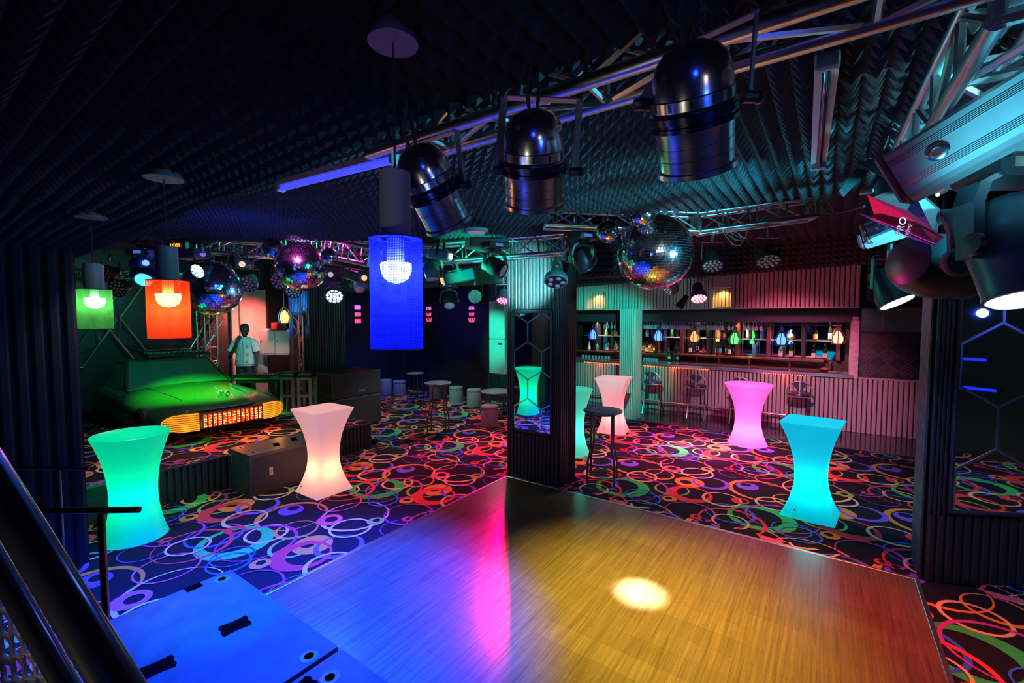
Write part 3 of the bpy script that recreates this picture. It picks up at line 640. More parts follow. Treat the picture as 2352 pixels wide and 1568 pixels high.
# ---- glass rack over the counter
wine = mat('wine_glass', (.85, .93, .97), .05, 0., trans=.6, spec=1., ior=1.45)
r = thing('glass_rack', 'chrome rails hung under the bar header for wine glasses', 'rack', (11.62, 0, 2.20))
for x in (-.12, .0, .12): MB().tube((x, .2, 0), (x, 6.2, 0), .006, 6).build('rail', chrome_r, r)
MB().tube((-.16, -.2, -.06), (-.16, 6.2, -.06), .006, 6).build('front_rail', chrome_r, r)
def wine_glass():
    r = thing('wine_glass', 'upside-down wine glass hanging from the rack over the bar', 'glass', (11.5, 3, 2.2), 0, 'wine glasses hanging over the bar')
    MB().lathe([(.032, .0), (.032, -.003), (.004, -.008), (.003, -.075), (.018, -.088), (.034, -.115), (.036, -.145), (.030, -.185), (.0285, -.185), (.0345, -.145), (.032, -.117)], n=10).build('bowl', wine, r, True); return r
wg = None; k = 0
for px0, px1, n in ((1384, 1418, 4), (1478, 1512, 6), (1519, 1585, 12), (1590, 1620, 6), (1628, 1662, 7), (1668, 1690, 2), (1706, 1752, 5)):
    for i in range(n):
        px = px0+(px1-px0)*(i+.5)/n
        for x in (11.50, 11.74)[:1 if n < 6 else 2]:
            y = onX(px, 750, x).y+random.uniform(-.01, .01)
            if wg is None: wg = wine_glass(); wg.location = (x, y, 2.2)
            else: dup(wg, (x, y, 2.2), random.uniform(0, 3))
def tumbler():
    r = thing('tumbler', 'clear tumbler standing among the glasses on the counter left of the column', 'glass', (11.6, 5, 1.165), 0, 'tumblers grouped on the counter')
    MB().lathe([(0.001, 0), (.028, 0), (.034, .09), (.032, .09), (.026, .008), (0, .008)], n=8).build('glass_body', wine, r, True); return r
tb = None
for px0, px1, n, rows in ((1335, 1402, 9, 2), (1477, 1512, 6, 2)):
    for i in range(n):
        for j in range(rows):
            x = 11.45+.1*j; y = onX(px0+(px1-px0)*(i+.5)/n, 815, x).y; z = 1.165
            if tb is None: tb = tumbler(); tb.location = (x, y, z)
            else:
                c = dup(tb, (x, y, z), .3*i)
                if px0 > 1400: c['label'] = 'clear tumbler standing among the glasses on the counter right of the column'; c['group'] = 'tumblers beside the column'
p = onX(1893, 848, 11.55); r = thing('fruit_dish', 'small dish heaped with red on the end of the counter', 'dish', (11.55, p.y, 1.165))
MB().lathe([(0.001, 0), (.06, 0), (.11, .05), (.105, .052), (.05, .012), (0, .01)], n=20).build('dish', blackp, r, True); MB().lathe([(.1, .045), (.07, .07), (.03, .085), (0, .088)], n=16).build('filling', nz(mat('red_fill', (.7, .05, .03), .6), 60, .5), r, True)
# ---- caged bar pendants
def bar_pendant(px, py, col, label, X=11.38, R_=.14, H=.37, s=2.2):
    p = onX(px, py, X); r = thing('bar_pendant', label, 'pendant lamp', (X, p.y, p.z)); m_ = MB()
    sh = [(.028, H*.5), (.032, H*.36), (.055, H*.22), (.09, H*.06), (R_*.98, -H*.14), (R_*.96, -H*.30), (R_*.72, -H*.5)]
    for k in range(8):
        a = 2*PI*k/8; m_.path([(q*math.cos(a), q*math.sin(a), z) for q, z in sh], .0075, 5)
    m_.path([(R_*.72*math.cos(2*PI*i/20), R_*.72*math.sin(2*PI*i/20), -H*.5) for i in range(20)], .006, 5, closed=True); m_.lathe([(.03, H*.36), (.034, H*.38), (.03, H*.56), (0, H*.58)], n=12)
    m_.build('cage', nz(mat('cage_'+label.split()[0], tuple(.015+.16*c for c in col), .4), 9, .1), r)
    tip = tuple(min(1, c*1.0+.07) for c in col)
    MB().lathe([(0, H*.24), (.04, H*.16), (.085, -H*.1), (.09, -H*.3), (.07, -H*.46), (0, -H*.47)], n=16).build('glowing_shade', emi('shade_'+label.split()[0]+str(px), tip, s), r, True)
    MB().tube((0, 0, H*.56), (0, 0, 2.5-p.z), .005, 6).build('cord', cable, r)
    point('pendant_glow', (X-.02, p.y, p.z-.25), col, 1.2, .05)
bar_pendant(1362, 764, (.03, .20, 1), 'blue slatted pendant lamp over the bar left of the column')
bar_pendant(1512, 766, (.03, .22, 1), 'blue slatted pendant lamp over the bar right of the column')
bar_pendant(1595, 768, (1, .22, .03), 'orange slatted pendant lamp, second to the right of the bar column')
bar_pendant(1688, 772, (.02, .9, .10), 'green slatted pendant lamp at the middle of the bar')
bar_pendant(1795, 773, (.03, .25, 1), 'blue slatted pendant lamp between the green and salmon ones')
bar_pendant(1925, 769, (1, .35, .20), 'salmon slatted pendant lamp at the end of the bar', R_=.14)
p = dp(653, 724, 9.2)
r = thing('bar_pendant', 'yellow slatted lantern hanging beside the white cabinets', 'pendant lamp', p); m_ = MB()
for k in range(8): a = 2*PI*k/8; m_.path([(q*math.cos(a), q*math.sin(a), z) for q, z in ((.03, .17), (.08, .10), (.115, -.02), (.105, -.12), (.085, -.16))], .007, 5)
m_.build('cage', MT['cage_orange'], r); MB().lathe([(0, .1), (.06, .06), (.08, -.05), (.06, -.15), (0, -.15)], n=14).build('glowing_shade', emi('shade_y', (1, .5, .04), 7), r, True); MB().tube((0, 0, .16), (0, 0, 1.1), .004, 5).build('cord', cable, r)
# ---- mesh drum pendants (near)
def drum_pendant(x, y, zt, zb, R_, rt, zc, zplate, col, label, es, bulb):
    r = thing('drum_pendant', label, 'pendant lamp', (x, y, zb)); m = bpy.data.materials.new('mesh_shade_'+label.split()[0]); m.use_nodes = True; nt = m.node_tree; N = nt.nodes; L = nt.links
    b = N['Principled BSDF']; b.inputs['Base Color'].default_value = (*[c*.8 for c in col], 1); tl = N.new('ShaderNodeBsdfTranslucent'); tl.inputs[0].default_value = (*[min(1, c*1.2+.02) for c in col], 1); m3 = N.new('ShaderNodeMixShader'); b.inputs['Emission Color'].default_value = (*col, 1); b.inputs['Emission Strength'].default_value = es; b.inputs['Roughness'].default_value = .6
    tr = N.new('ShaderNodeBsdfTransparent'); tr.inputs[0].default_value = (1, 1, 1, 1); mx = N.new('ShaderNodeMixShader')
    tc = N.new('ShaderNodeTexCoord'); sp = N.new('ShaderNodeSeparateXYZ'); at = N.new('ShaderNodeMath'); at.operation = 'ARCTAN2'; cb = N.new('ShaderNodeCombineXYZ'); v = N.new('ShaderNodeTexVoronoi'); v.inputs['Scale'].default_value = 1; v.inputs['Randomness'].default_value = 0
    ma = N.new('ShaderNodeMath'); ma.operation = 'MULTIPLY'; ma.inputs[1].default_value = R_*260; mz = N.new('ShaderNodeMath'); mz.operation = 'MULTIPLY'; mz.inputs[1].default_value = 260
    L.new(tc.outputs['Object'], sp.inputs[0]); L.new(sp.outputs[1], at.inputs[0]); L.new(sp.outputs[0], at.inputs[1]); L.new(at.outputs[0], ma.inputs[0]); L.new(sp.outputs[2], mz.inputs[0]); L.new(ma.outputs[0], cb.inputs[0]); L.new(mz.outputs[0], cb.inputs[1]); L.new(cb.outputs[0], v.inputs['Vector'])
    ct = N.new('ShaderNodeMath'); ct.operation = 'LESS_THAN'; ct.inputs[1].default_value = .36; L.new(v.outputs['Distance'], ct.inputs[0]); L.new(ct.outputs[0], mx.inputs[0])
    L.new(b.outputs[0], m3.inputs[1]); L.new(tl.outputs[0], m3.inputs[2]); L.new(m3.outputs[0], mx.inputs[1]); L.new(tr.outputs[0], mx.inputs[2]); L.new(mx.outputs[0], N['Material Output'].inputs[0])
    h = zt-zb
    MB().loft([[(R_*math.cos(2*PI*i/40), R_*math.sin(2*PI*i/40), z) for i in range(40)] for z in (0, h)], cap=False).build('mesh_shade', m, r, True)
    for z in (0, h): MB().path([(R_*math.cos(2*PI*i/40), R_*math.sin(2*PI*i/40), z) for i in range(40)], .0018, 5, closed=True).build('rim', mat('rim_'+label.split()[0], tuple(c*.4 for c in col), .4), r, True)
    MB().lathe([(R_-.002, h), (rt, h+.002), (rt, h+.004)], n=32).build('top_cover', mat('top_'+label.split()[0], tuple(.03+c*.25 for c in col), .5), r, True)
    MB().lathe([(.001, h), (rt, h), (rt, zc-zb), (rt-.004, zc-zb+.002), (0, zc-zb+.002)], n=28).build('upper_tube', mat('tube_grey', (.30, .31, .34), .5), r, True, 40)
    MB().lathe([(0, h), (.022, h), (.022, h*.72), (0, h*.72)], n=14).build('socket', white_paint, r)
    zb_ = h*.78; rb = R_*.60; kk = R_/.085
    MB().lathe([(0, zb_), (rb*.96, zb_), (rb, zb_-.006*kk), (rb*.97, zb_-.026*kk), (rb*.8, zb_-.048*kk), (rb*.45, zb_-.062*kk), (0, zb_-.066*kk)], n=24).build('bulb', emi('bulb_'+label.split()[0], bulb, 18), r, True)
    MB().tube((0, 0, zc-zb), (0, 0, zplate-zb), .0028, 6).build('cord', cable, r)
    MB().lathe([(.001, zplate-zb-.006), (.078*R_/.083, zplate-zb-.006), (.078*R_/.083, zplate-zb), (.04*R_/.083, zplate-zb+.06), (0, zplate-zb+.06)], n=28).build('ceiling_plate', mat('plate_grey', (.16, .11, .15), .45), r, True, 30)
drum_pendant(.768, .905, 2.50, 2.222, .0655, .038, 2.665, 2.985, (.0, .01, 1), 'blue perforated drum pendant, the largest, hanging from the foam ceiling', .75, (.55, .85, 1))
drum_pendant(.79, 2.53, 2.473, 2.206, .083, .044, 2.63, 2.945, (1, .03, .0), 'orange-red perforated drum pendant with grey upper tube', .7, (1, .62, .12))
drum_pendant(.79, 3.76, 2.478, 2.232, .085, .050, 2.635, 2.925, (.06, .34, .05), 'green perforated drum pendant with grey upper tube', .45, (.7, 1, .75))
point('blue_drum_glow', (.765, .895, 2.36), (.1, .15, 1), 1.6, .03); point('orange_drum_glow', (.79, 2.53, 2.33), (1, .6, .2), 3.0, .03); point('green_drum_glow', (.79, 3.76, 2.38), (.5, 1, .6), 3.0, .03)
# ---- trusses
def truss(label, P0, P1, w_, h_, n, rc=.022, rl=.009, chords=4, up=(0, 0, 1), name='lighting_truss', m=None, endcap=True):
    P0 = Vector(P0); P1 = Vector(P1); t = (P1-P0).normalized(); u = Vector(up); s_ = t.cross(u).normalized(); u = s_.cross(t).normalized(); m = m or alu
    r = thing(name, label, 'truss', P0); L = (P1-P0).length
    if chords == 4: C = [s_*w_/2+u*h_/2, -s_*w_/2+u*h_/2, -s_*w_/2-u*h_/2, s_*w_/2-u*h_/2]
    else: C = [u*h_*.6, -s_*w_/2-u*h_*.4, s_*w_/2-u*h_*.4]
    for c in C: MB().tube(c, c+t*L, rc, 12).build('chord', m, r, True)
    k = len(C); lb = MB()
    for a in range(k):
        A = C[a]; B = C[(a+1) % k]
        for i in range(n):
            x0 = t*(L*i/n); x1 = t*(L*(i+1)/n)
            lb.tube(*( (A+x0, B+x1) if i % 2 else (B+x0, A+x1)), rl, 6, cap=False); lb.tube(A+x0, B+x0, rl, 6, cap=False)
        lb.tube(A+t*L, B+t*L, rl, 6, cap=False)
    lb.build('lattice', m, r, True)
    if endcap:
        for q in (0, L):
            e = MB()
            for a in range(k): 
                A = C[a]+t*q; B = C[(a+1) % k]+t*q; d = (B-A).normalized(); e.tube(A-d*rc*.5, B+d*rc*.5, rc*.75, 6)
            e.build('end_frame', m, r)
    return r
truss('aluminium truss carrying the three chrome spotlights under the near ceiling', (1.44, 1.78, 3.16), (1.44, -2.3, 3.16), .17, .2, 11, rc=.024, rl=.011)
truss('aluminium truss at upper right running away over the dance floor edge', (1.56, -.40, 3.10), (3.2, -.35, 3.06), .2, .2, 5, rc=.024, rl=.013)
a = dp(1252, 500, 4.35); b = dp(1597, 514, 4.35); truss('green-lit aluminium truss left of the large mirror ball', a, b, .18, .17, 5, rc=.021)
a = dp(1603, 514, 4.35); b = dp(1866, 479, 4.15); truss('open-ended aluminium truss right of the large mirror ball', a, b, .18, .17, 4, rc=.022)
a = dp(1296, 560, 5.0); b = dp(955, 588, 5.2); truss('bright green-lit truss running past the top of the central pillar', a, b, .2, .2, 6, rc=.022)
a = dp(1296, 540, 4.95); b = dp(1296, 596, 4.95); r = thing('truss_post', 'short upright post where two green-lit trusses meet', 'truss', a); MB().tube((0, 0, 0), b-a, .03, 10).build('post', alu, r, True); MB().box((0, 0, 0), (.09, .09, .06), bev=.01).build('joint', alu, r)
a = dp(330, 552, 5.4); b = dp(650, 577, 5.6); truss('pink-lit truss behind the orange pendant', a, b, .2, .16, 6, rc=.022)
a = dp(730, 563, 5.6); b = dp(862, 592, 5.2); truss('pink-lit truss right of the twin small mirror balls', a, b, .2, .2, 3, rc=.022)
a = dp(180, 628, 7.5); b = dp(520, 640, 8.6); truss('thin dark truss along the back of the stage', a, b, .15, .12, 9, rc=.018, rl=.007)
a = dp(650, 560, 6.2); b = dp(940, 575, 7.5); truss('thin green truss far behind the twin mirror balls', a, b, .2, .18, 8, rc=.018, rl=.008)
a = dp(478, 835, 9.75); b = Vector((a.x, a.y, 3.5)); a.z = .45; truss('upright aluminium truss tower behind the green car', a, b, .26, .26, 10, rc=.024, rl=.010, up=(1, .2, 0), name='truss_tower')
# star-shaped truss frames on the stage wall
def hexframe(px, py, D, R_, label, rot=0.):
    c = onY(px, py, 11.1); r = thing('hexagonal_truss', label, 'truss', c); m_ = MB(); P = []; Q = []
    for k in range(6):
        a = PI/3*k+rot; d = (Vector((1, 0, 0))*math.cos(a)+Vector((0, 0, 1))*math.sin(a)); P.append(d*R_); Q.append(d*R_*.72)
    for k in range(6): m_.tube(P[k], P[(k+1) % 6], .022, 8); m_.tube(Q[k], Q[(k+1) % 6], .018, 8)
    m_.build('outer_tubes', alu, r, True); l_ = MB()
    for k in range(6):
        l_.tube(P[k], Q[k], .009, 6); l_.tube((P[k]+P[(k+1) % 6])/2, Q[k], .009, 6); l_.tube((P[k]+P[(k+1) % 6])/2, Q[(k+1) % 6], .009, 6)
    l_.build('lattice', alu, r, True)
hexframe(385, 730, 8.3, 1.05, 'hexagonal truss frame on the stage wall behind the orange pendant')
hexframe(95, 735, 7.9, 1.0, 'hexagonal truss frame behind the green pendant')
# ---- PAR cans
def strap(mb, p, q, w_=.03, t_=.004, side=None):
    p = Vector(p); q = Vector(q); d = (q-p).normalized(); s_ = side.normalized() if side else Vector((0, 0, 1)); n_ = d.cross(s_).normalized(); s_ = n_.cross(d)
    vs = [];
    for e in (p, q):
        for a, b in ((-1, -1), (1, -1), (1, 1), (-1, 1)): vs.append(e+s_*a*w_/2+n_*b*t_/2)
    mb.add(vs, [(0, 1, 2, 3), (7, 6, 5, 4), (0, 4, 5, 1), (1, 5, 6, 2), (2, 6, 7, 3), (3, 7, 4, 0)])
def cdir(a, b, c): return (Vector(_R)*a+Vector(_U)*b+Vector(_F)*c).normalized()
def par_can(px, py, D, ax, R_, L, label, bar, sides):
    c = dp(px, py, D); r = thing('par_can', label, 'spotlight', c); A = Vector(ax)
    # +z = towards the front opening
    z0 = -L*.5
    prof = [(0, z0), (R_*.30, z0+R_*.03), (R_*.62, z0+R_*.16), (R_*.86, z0+R_*.42), (R_*.97, z0+R_*.80), (R_*1.0, z0+R_*1.15)]
    MB().lathe(prof, n=48, axis=A).build('rear_dome', chrome, r, True, 60)
    zb = z0+R_*1.15
    MB().lathe([(R_*1.0, zb), (R_*1.02, zb+.003), (R_*1.02, zb+R_*.28), (R_*1.05, zb+R_*.30), (R_*1.08, zb+R_*.36)], n=48, axis=A).build('vent_band', chrome_r, r, True, 30)
    sl = MB()
    for k in range(12):
        a = 2*PI*k/12; q = Vector((0, 0, 1)).rotation_difference(A).to_matrix(); o = q @ Vector((R_*1.02*math.cos(a), R_*1.02*math.sin(a), zb+R_*.15)); M = q @ Matrix.Rotation(a, 3, 'Z')
        sl.box(o, (.003, .007, .018), rot=M)
    sl.build('vent_slots', blackm, r)
    zc = zb+R_*.36
    MB().lathe([(R_*1.04, zc), (R_*1.13, zc+.002), (R_*1.13, zc+.016), (R_*1.04, zc+.018), (R_*1.04, zc+.024), (R_*1.10, zc+.026), (R_*1.10, zc+.036), (R_*1.02, zc+.038)], n=48, axis=A).build('clamp_ring', mat('clamp_dark', (.02, .02, .05), .25, .6), r, True, 30)
    zd = zc+.038; L2 = L*.5
    pr = [(R_*1.02, zd), (R_*1.0, zd+.01), (R_*.985, zd+(L2-zd)*.33), (R_*1.0, zd+(L2-zd)*.34), (R_*.98, zd+(L2-zd)*.60), (R_*.995, zd+(L2-zd)*.61), (R_*.98, zd+(L2-zd)*.86), (R_*1.06, L2-.012), (R_*1.06, L2), (R_*.98, L2), (R_*.96, zd), (0, zd)]
    MB().lathe(pr, n=48, axis=A, mi=0).build('barrel', chrome_r, r, True, 25)
    y_ = MB(); s_ = Vector(_F)
    p0, p1 = dp(*bar[0]), dp(*bar[1]); strap(y_, p0-c, p1-c, .028, .004, s_)
    for a, b, d in sides: strap(y_, (p0 if a == 0 else p1)-c, dp(*b)-c, .024, .004, s_ if d else None)
    y_.build('yoke', mat('yoke_metal', (.5, .5, .52), .4, .8), r)
    for a, b, d in sides:
        k_ = MB(); q = dp(*b)-c; k_.lathe([(0, -.014), (.014, -.014), (.014, .014), (0, .014)], q, 10, axis=Vector(_R)); k_.box(q+Vector(_R)*.02, (.02, .02, .03), bev=.005)
        k_.build('knob', blackm, r)
    g = MB(); back = -A*(L*.5)
    for s2 in (-.012, .012): g.path([back+Vector(_R)*s2, back-A*.03+Vector(_R)*s2*1.5+Vector((0, 0, .02)), back-A*.03+Vector((s2, s2, .12)), Vector((s2*3, s2, .22))+back], .006, 6)
    g.build('cable', cable, r, True); return c
A1 = cdir(.36, -.74, .52); A2 = cdir(.04, -.80, .58); A3 = cdir(.26, -.80, .50)
par_can(993, 428, 1.56, A1, .0905, .285, 'chrome spotlight nearest to the blue pendant, smallest of the three chrome ones', ((940, 335, 1.56), (1050, 301, 1.56)), [(1, (1063, 425, 1.55), 0), (0, (925, 400, 1.56), 0)])
par_can(1226, 365, 1.40, A2, .0945, .285, 'chrome spotlight in the middle of the near truss, pointing straight down', ((1158, 224, 1.40), (1332, 232, 1.40)), [(1, (1318, 395, 1.40), 0), (0, (1143, 392, 1.40), 0)])
par_can(1592, 250, 1.04, A3, .088, .275, 'large chrome spotlight nearest to the camera, under the red yoke bar', ((1565, 110, 1.04), (1738, 30, 1.04)), [(1, (1722, 222, 1.02), 0), (0, (1470, 240, 1.08), 0)])
# ---- tube lights
def tube_light(q0, q1, z, label, lit, w_=.045):
    a = fl(*q0, z); b = fl(*q1, z); r = thing('tube_light', label, 'tube light', a); d = b-a; s_ = d.cross(Vector((0, 0, 1))).normalized()
    k = MB(); strap(k, Vector((0, 0, .03)), d+Vector((0, 0, .03)), w_, .03, s_); k.build('batten', mat('batten_white', (.75, .78, .8), .35), r)
    MB().tube(Vector((0, 0, 0)), d, .013, 12).build('tube', emi('tube_blue', (.04, .05, 1), 1.6) if lit else mat('dark_tube', (.03, .015, .05), .1), r, True)
    t = d.normalized()
    for q in (Vector((0, 0, 0)), d): 
        e = MB(); e.box(q+Vector((0, 0, .012)), (.03, w_, .055), rot=Matrix.Rotation(math.atan2(d.y, d.x), 3, 'Z'), bev=.006)
        e.build('end_cap', mat('batten_cap', (.5, .7, .7), .4), r)
tube_light((645, 434), (905, 369), 3.03, 'ceiling tube light glowing violet-blue beyond the near ceiling edge', True, .05)
tube_light((1900, 150), (1880, 383), 3.12, 'unlit white ceiling tube light on the cyan-lit foam', False, .07)
# downlight disc
p = fl(1095, 534, 3.10); r = thing('ceiling_downlight', 'round flush downlight in the foam ceiling edge', 'ceiling light', p)
MB().lathe([(0.001, 0), (.085, 0), (.10, .006), (.11, .03), (0, .05)], n=28).build('trim_ring', mat('dl_ring', (.3, .5, .48), .4), r, True, 30); MB().lathe([(0.001, -.003), (.08, -.003), (.084, .001), (0, .002)], n=28).build('diffuser', mat('dl_disc', (.75, .66, .7), .4, emit=(.8, .6, .65), es=.18), r, True)
# ---- mirror balls
def mirror_ball(px, py, D, R_, rows, label, zc=None):
    c = dp(px, py, D); r = thing('mirror_ball', label, 'mirror ball', c); MB().sphere((0, 0, 0), R_*.985, 32, 20).build('core', grout, r, True)
    m_ = MB()
    for i in range(rows):
        th = PI*(i+.5)/rows; n = max(3, int(2*rows*math.sin(th))); g = .87
        for j in range(n):
            ph = 2*PI*(j+.5*(i % 2))/n; nn = Vector((math.sin(th)*math.cos(ph), math.sin(th)*math.sin(ph), math.cos(th))); e = Vector((-math.sin(ph), math.cos(ph), 0)); f = nn.cross(e)
            tx, ty = random.gauss(0, .028), random.gauss(0, .028); n2 = (nn+e*tx+f*ty).normalized(); e2 = (e-n2*e.dot(n2)).normalized(); f2 = n2.cross(e2); o = nn*R_; a = PI*R_*math.sin(th)/n*g; b_ = PI*R_/rows/2*g
            m_.add([o+e2*a+f2*b_, o-e2*a+f2*b_, o-e2*a-f2*b_, o+e2*a-f2*b_], [(0, 1, 2, 3)])
    m_.build('mirror_tiles', facet, r)
    k = MB(); k.lathe([(0, R_*.98), (R_*.16, R_*.98), (R_*.16, R_*1.03), (0, R_*1.05)], n=14)
    k.build('top_cap', chrome_r, r)
    ch = MB(); z = R_*1.03; L = (zc or 3.2)-c.z; i = 0
    while z < L and i < 40:
        ang = 0 if i % 2 else PI/2; M = Matrix.Rotation(ang, 3, 'Z'); pts = [M @ Vector((.009*math.cos(2*PI*q/8), 0, .018*math.sin(2*PI*q/8))) + Vector((0, 0, z+.016)) for q in range(8)]
        ch.path(pts, .003, 4, closed=True); z += .027; i += 1
    if i: ch.build('chain', chrome_r, r)
    return c
mirror_ball(1503, 580, 4.25, .352, 46, 'largest mirror ball, hanging in front of the bar')
mirror_ball(1475, 491, 3.95, .122, 26, 'small mirror ball in front of the top of the largest one', 3.25)
mirror_ball(1395, 532, 4.05, .101, 22, 'small mirror ball hanging left of the largest one', 3.25)
mirror_ball(1487, 512, 4.8, .075, 16, 'tiny mirror ball tucked behind the larger balls')
mirror_ball(692, 612, 5.2, .280, 38, 'magenta-lit mirror ball beside the DJ lights', 3.3)
mirror_ball(626, 572, 5.1, .115, 20, 'small magenta-lit mirror ball left of the middle-sized one', 3.3)
mirror_ball(757, 589, 5.1, .095, 18, 'small magenta-lit mirror ball right of the middle-sized one', 3.3)
mirror_ball(487, 662, 5.0, .300, 36, 'blue-lit mirror ball partly behind the orange pendant', 3.6)
# ---- stage lights
lensm = mat('led_lens', (.55, .6, .62), .12, 0., spec=1., coat=.6)
def led_par(px, py, D, ax, label, R_=.095, lit=None, es=6, n=18, body=None, L=.17, yoke=True, lens=None):
    c = dp(px, py, D); r = thing('led_par_light', label, 'stage light', c); A = Vector(ax).normalized(); b = body or blackp; Q = Vector((0, 0, 1)).rotation_difference(A).to_matrix()
    MB().lathe([(0, -L), (R_*.55, -L), (R_*.62, -L*.9), (R_*.70, -L*.55), (R_*.98, -L*.25), (R_*1.02, 0), (R_*1.02, .012), (R_*.95, .012), (R_*.93, -.004), (0, -.004)], n=24, axis=A).build('housing', b, r, True, 35)
    lm = emi('lit_%s' % label.replace(' ', '_')[:40], lit, es) if lit else (lens or lensm)
    m_ = MB(); ring = [(0, 0)] + [(.42, k/6) for k in range(6)]+[(.79, k/11+.02) for k in range(11)]
    for rr, a in ring:
        o = Q @ Vector((R_*rr*math.cos(2*PI*a), R_*rr*math.sin(2*PI*a), -.004)); m_.lathe([(R_*.155, 0), (R_*.155, .006), (R_*.10, .013), (0, .016)], o, 10, axis=A)
    m_.build('lens_cluster', lm, r, True, 50)
    if not lit:
        rm = MB()
        for rr, a in ring: o = Q @ Vector((R_*rr*math.cos(2*PI*a), R_*rr*math.sin(2*PI*a), .003)); rm.path([o+Q @ Vector((R_*.165*math.cos(q*PI/4), R_*.165*math.sin(q*PI/4), 0)) for q in range(8)], .0022, 4, closed=True)
        rm.build('lens_rims', chrome_r, r)
    if yoke:
        s_ = Vector(_R); m_ = MB(); h = .17
        for s2 in (-1, 1): strap(m_, s_*s2*R_*1.12-A*L*.4, s_*s2*R_*1.12-A*L*.4+Vector((0, 0, h)), .022, .004, Vector(_F))
        strap(m_, s_*-R_*1.12-A*L*.4+Vector((0, 0, h)), s_*R_*1.12-A*L*.4+Vector((0, 0, h)), .022, .004, Vector(_F)); m_.build('yoke', blackm, r)
        k = MB(); t = -A*L*.4+Vector((0, 0, h)); k.box(t+Vector((0, 0, .03)), (.03, .03, .06), bev=.005); k.tube(t+Vector((0, 0, .05)), t+Vector((0, 0, .09)), .014); k.build('clamp', chrome_r, r)
        g = MB(); g.path([-A*L, -A*L*1.25+Vector((0, 0, .05)), t+s_*.05+Vector((0, 0, .04)), t+s_*.02+Vector((0, 0, .10))], .004, 5); g.build('cable', cable, r, True)
    return c
led_par(1637, 610, 4.3, cdir(-.15, -.80, -.45), 'unlit black LED par light hanging right of the largest mirror ball')
led_par(1765, 600, 4.25, cdir(-.15, -.80, -.45), 'unlit black LED par light near the open end of the truss', R_=.105)
led_par(1541, 662, 6.4, cdir(-.4, -.6, -.6), 'red-tinted LED par light behind the bottom of the largest mirror ball', R_=.105, lens=mat('lens_red', (.5, .05, .08), .15, spec=1))
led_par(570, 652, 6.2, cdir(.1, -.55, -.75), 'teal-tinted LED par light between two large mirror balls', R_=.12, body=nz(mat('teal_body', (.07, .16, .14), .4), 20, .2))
led_par(640, 645, 6.0, cdir(-.1, -.4, -.85), 'LED par light peeking from behind the left of the magenta mirror ball', R_=.12)
led_par(673, 668, 6.1, cdir(.1, -.5, -.8), 'LED par light below the magenta mirror ball', R_=.105)
led_par(762, 655, 6.1, cdir(.2, -.5, -.8), 'red-lensed LED par light right of the magenta mirror ball', R_=.11, lens=mat('lens_red2', (.4, .08, .12), .15, spec=1))
led_par(768, 680, 6.2, cdir(.3, -.62, -.7), 'lit LED par light glowing white-green beside the far pillar', R_=.115, lit=(.5, 1, .8), es=14)
led_par(270, 662, 6.4, cdir(.0, -.35, -.9), 'unlit LED par light on the dark stage wall between two drum pendants', R_=.125)
led_par(245, 628, 6.6, cdir(.0, -.35, -.9), 'dim LED par light half behind the green pendant tube', R_=.12)
led_par(510, 618, 5.6, cdir(.2, -.45, -.85), 'LED par light in front of the blue-lit mirror ball', R_=.11)
led_par(455, 622, 4.65, cdir(-.1, -.45, -.88), 'bright cyan LED par light beside the top of the orange pendant', R_=.075, lit=(.25, .75, 1), es=16)
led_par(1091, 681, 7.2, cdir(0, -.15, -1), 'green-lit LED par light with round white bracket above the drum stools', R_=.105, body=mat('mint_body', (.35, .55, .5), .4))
led_par(1605, 685, 6.2, cdir(-.12, -.80, -.5), 'lit red-pink par light hanging in front of the bar header', R_=.105, lit=(1, .18, .25), es=9, body=nz(mat('chrome_red', (.5, .2, .25), .2), 10, .2), L=.24)
led_par(1560, 705, 6.6, cdir(-.5, -.80, .2), 'black slim fixture beside the lit red-pink par light', R_=.06, L=.2, yoke=False)
led_par(1156, 690, 6.5, cdir(-.1, -.85, -.4), 'lit crimson par light just left of the central pillar', R_=.10, lit=(1, .05, .2), es=12)
led_par(2058, 690, 2.6, cdir(.25, -.88, -.35), 'lit spotlight with glowing white lens in front of the patterned wall', R_=.088, lit=(.85, 1, .95), es=9, body=nz(mat('green_black', (.03, .05, .05), .4), 20, .2), L=.2)
MB().lathe([(0, .017), (.081, .017), (.083, .010), (0, .008)], dp(2058, 690, 2.6), 28, axis=cdir(.25, -.88, -.35)).build('glowing_lens', emi('white_lens', (.85, 1, .96), 5), None)
_l = COL.objects['glowing_lens']; _p = [o for o in COL.objects if o.name.startswith('led_par_light') and (o.location-dp(2058, 690, 2.6)).length < 1e-4][0]; _l.parent = _p; _l.location = -dp(2058, 690, 2.6)
# four-lens dome light
c = dp(1277, 640, 4.4); A = cdir(-.08, -.86, -.42); r = thing('dome_light', 'green-lit bell-shaped light with five lenses beside the pillar mirror', 'stage light', c)
gm = nz(mat('grey_enamel', (.32, .40, .38), .4), 15, .1)
MB().lathe([(0, -.20), (.042, -.20), (.045, -.19), (.05, -.09), (.085, -.055), (.112, -.02), (.118, .03), (.112, .04), (.105, .038), (0, .036)], n=32, axis=A).build('housing', gm, r, True, 35)
Q = Vector((0, 0, 1)).rotation_difference(A).to_matrix(); MB().lathe([(0, .040), (.103, .040), (.104, .037), (0, .036)], n=28, axis=A).build('front_plate', blackp, r)
for k in range(5):
    a = 2*PI*k/5; MB().lathe([(.026, 0), (.026, .006), (.016, .012), (0, .014)], Q @ Vector((.066*math.cos(a), .066*math.sin(a), .040)), 14, axis=A).build('lens', lensm, r, True)
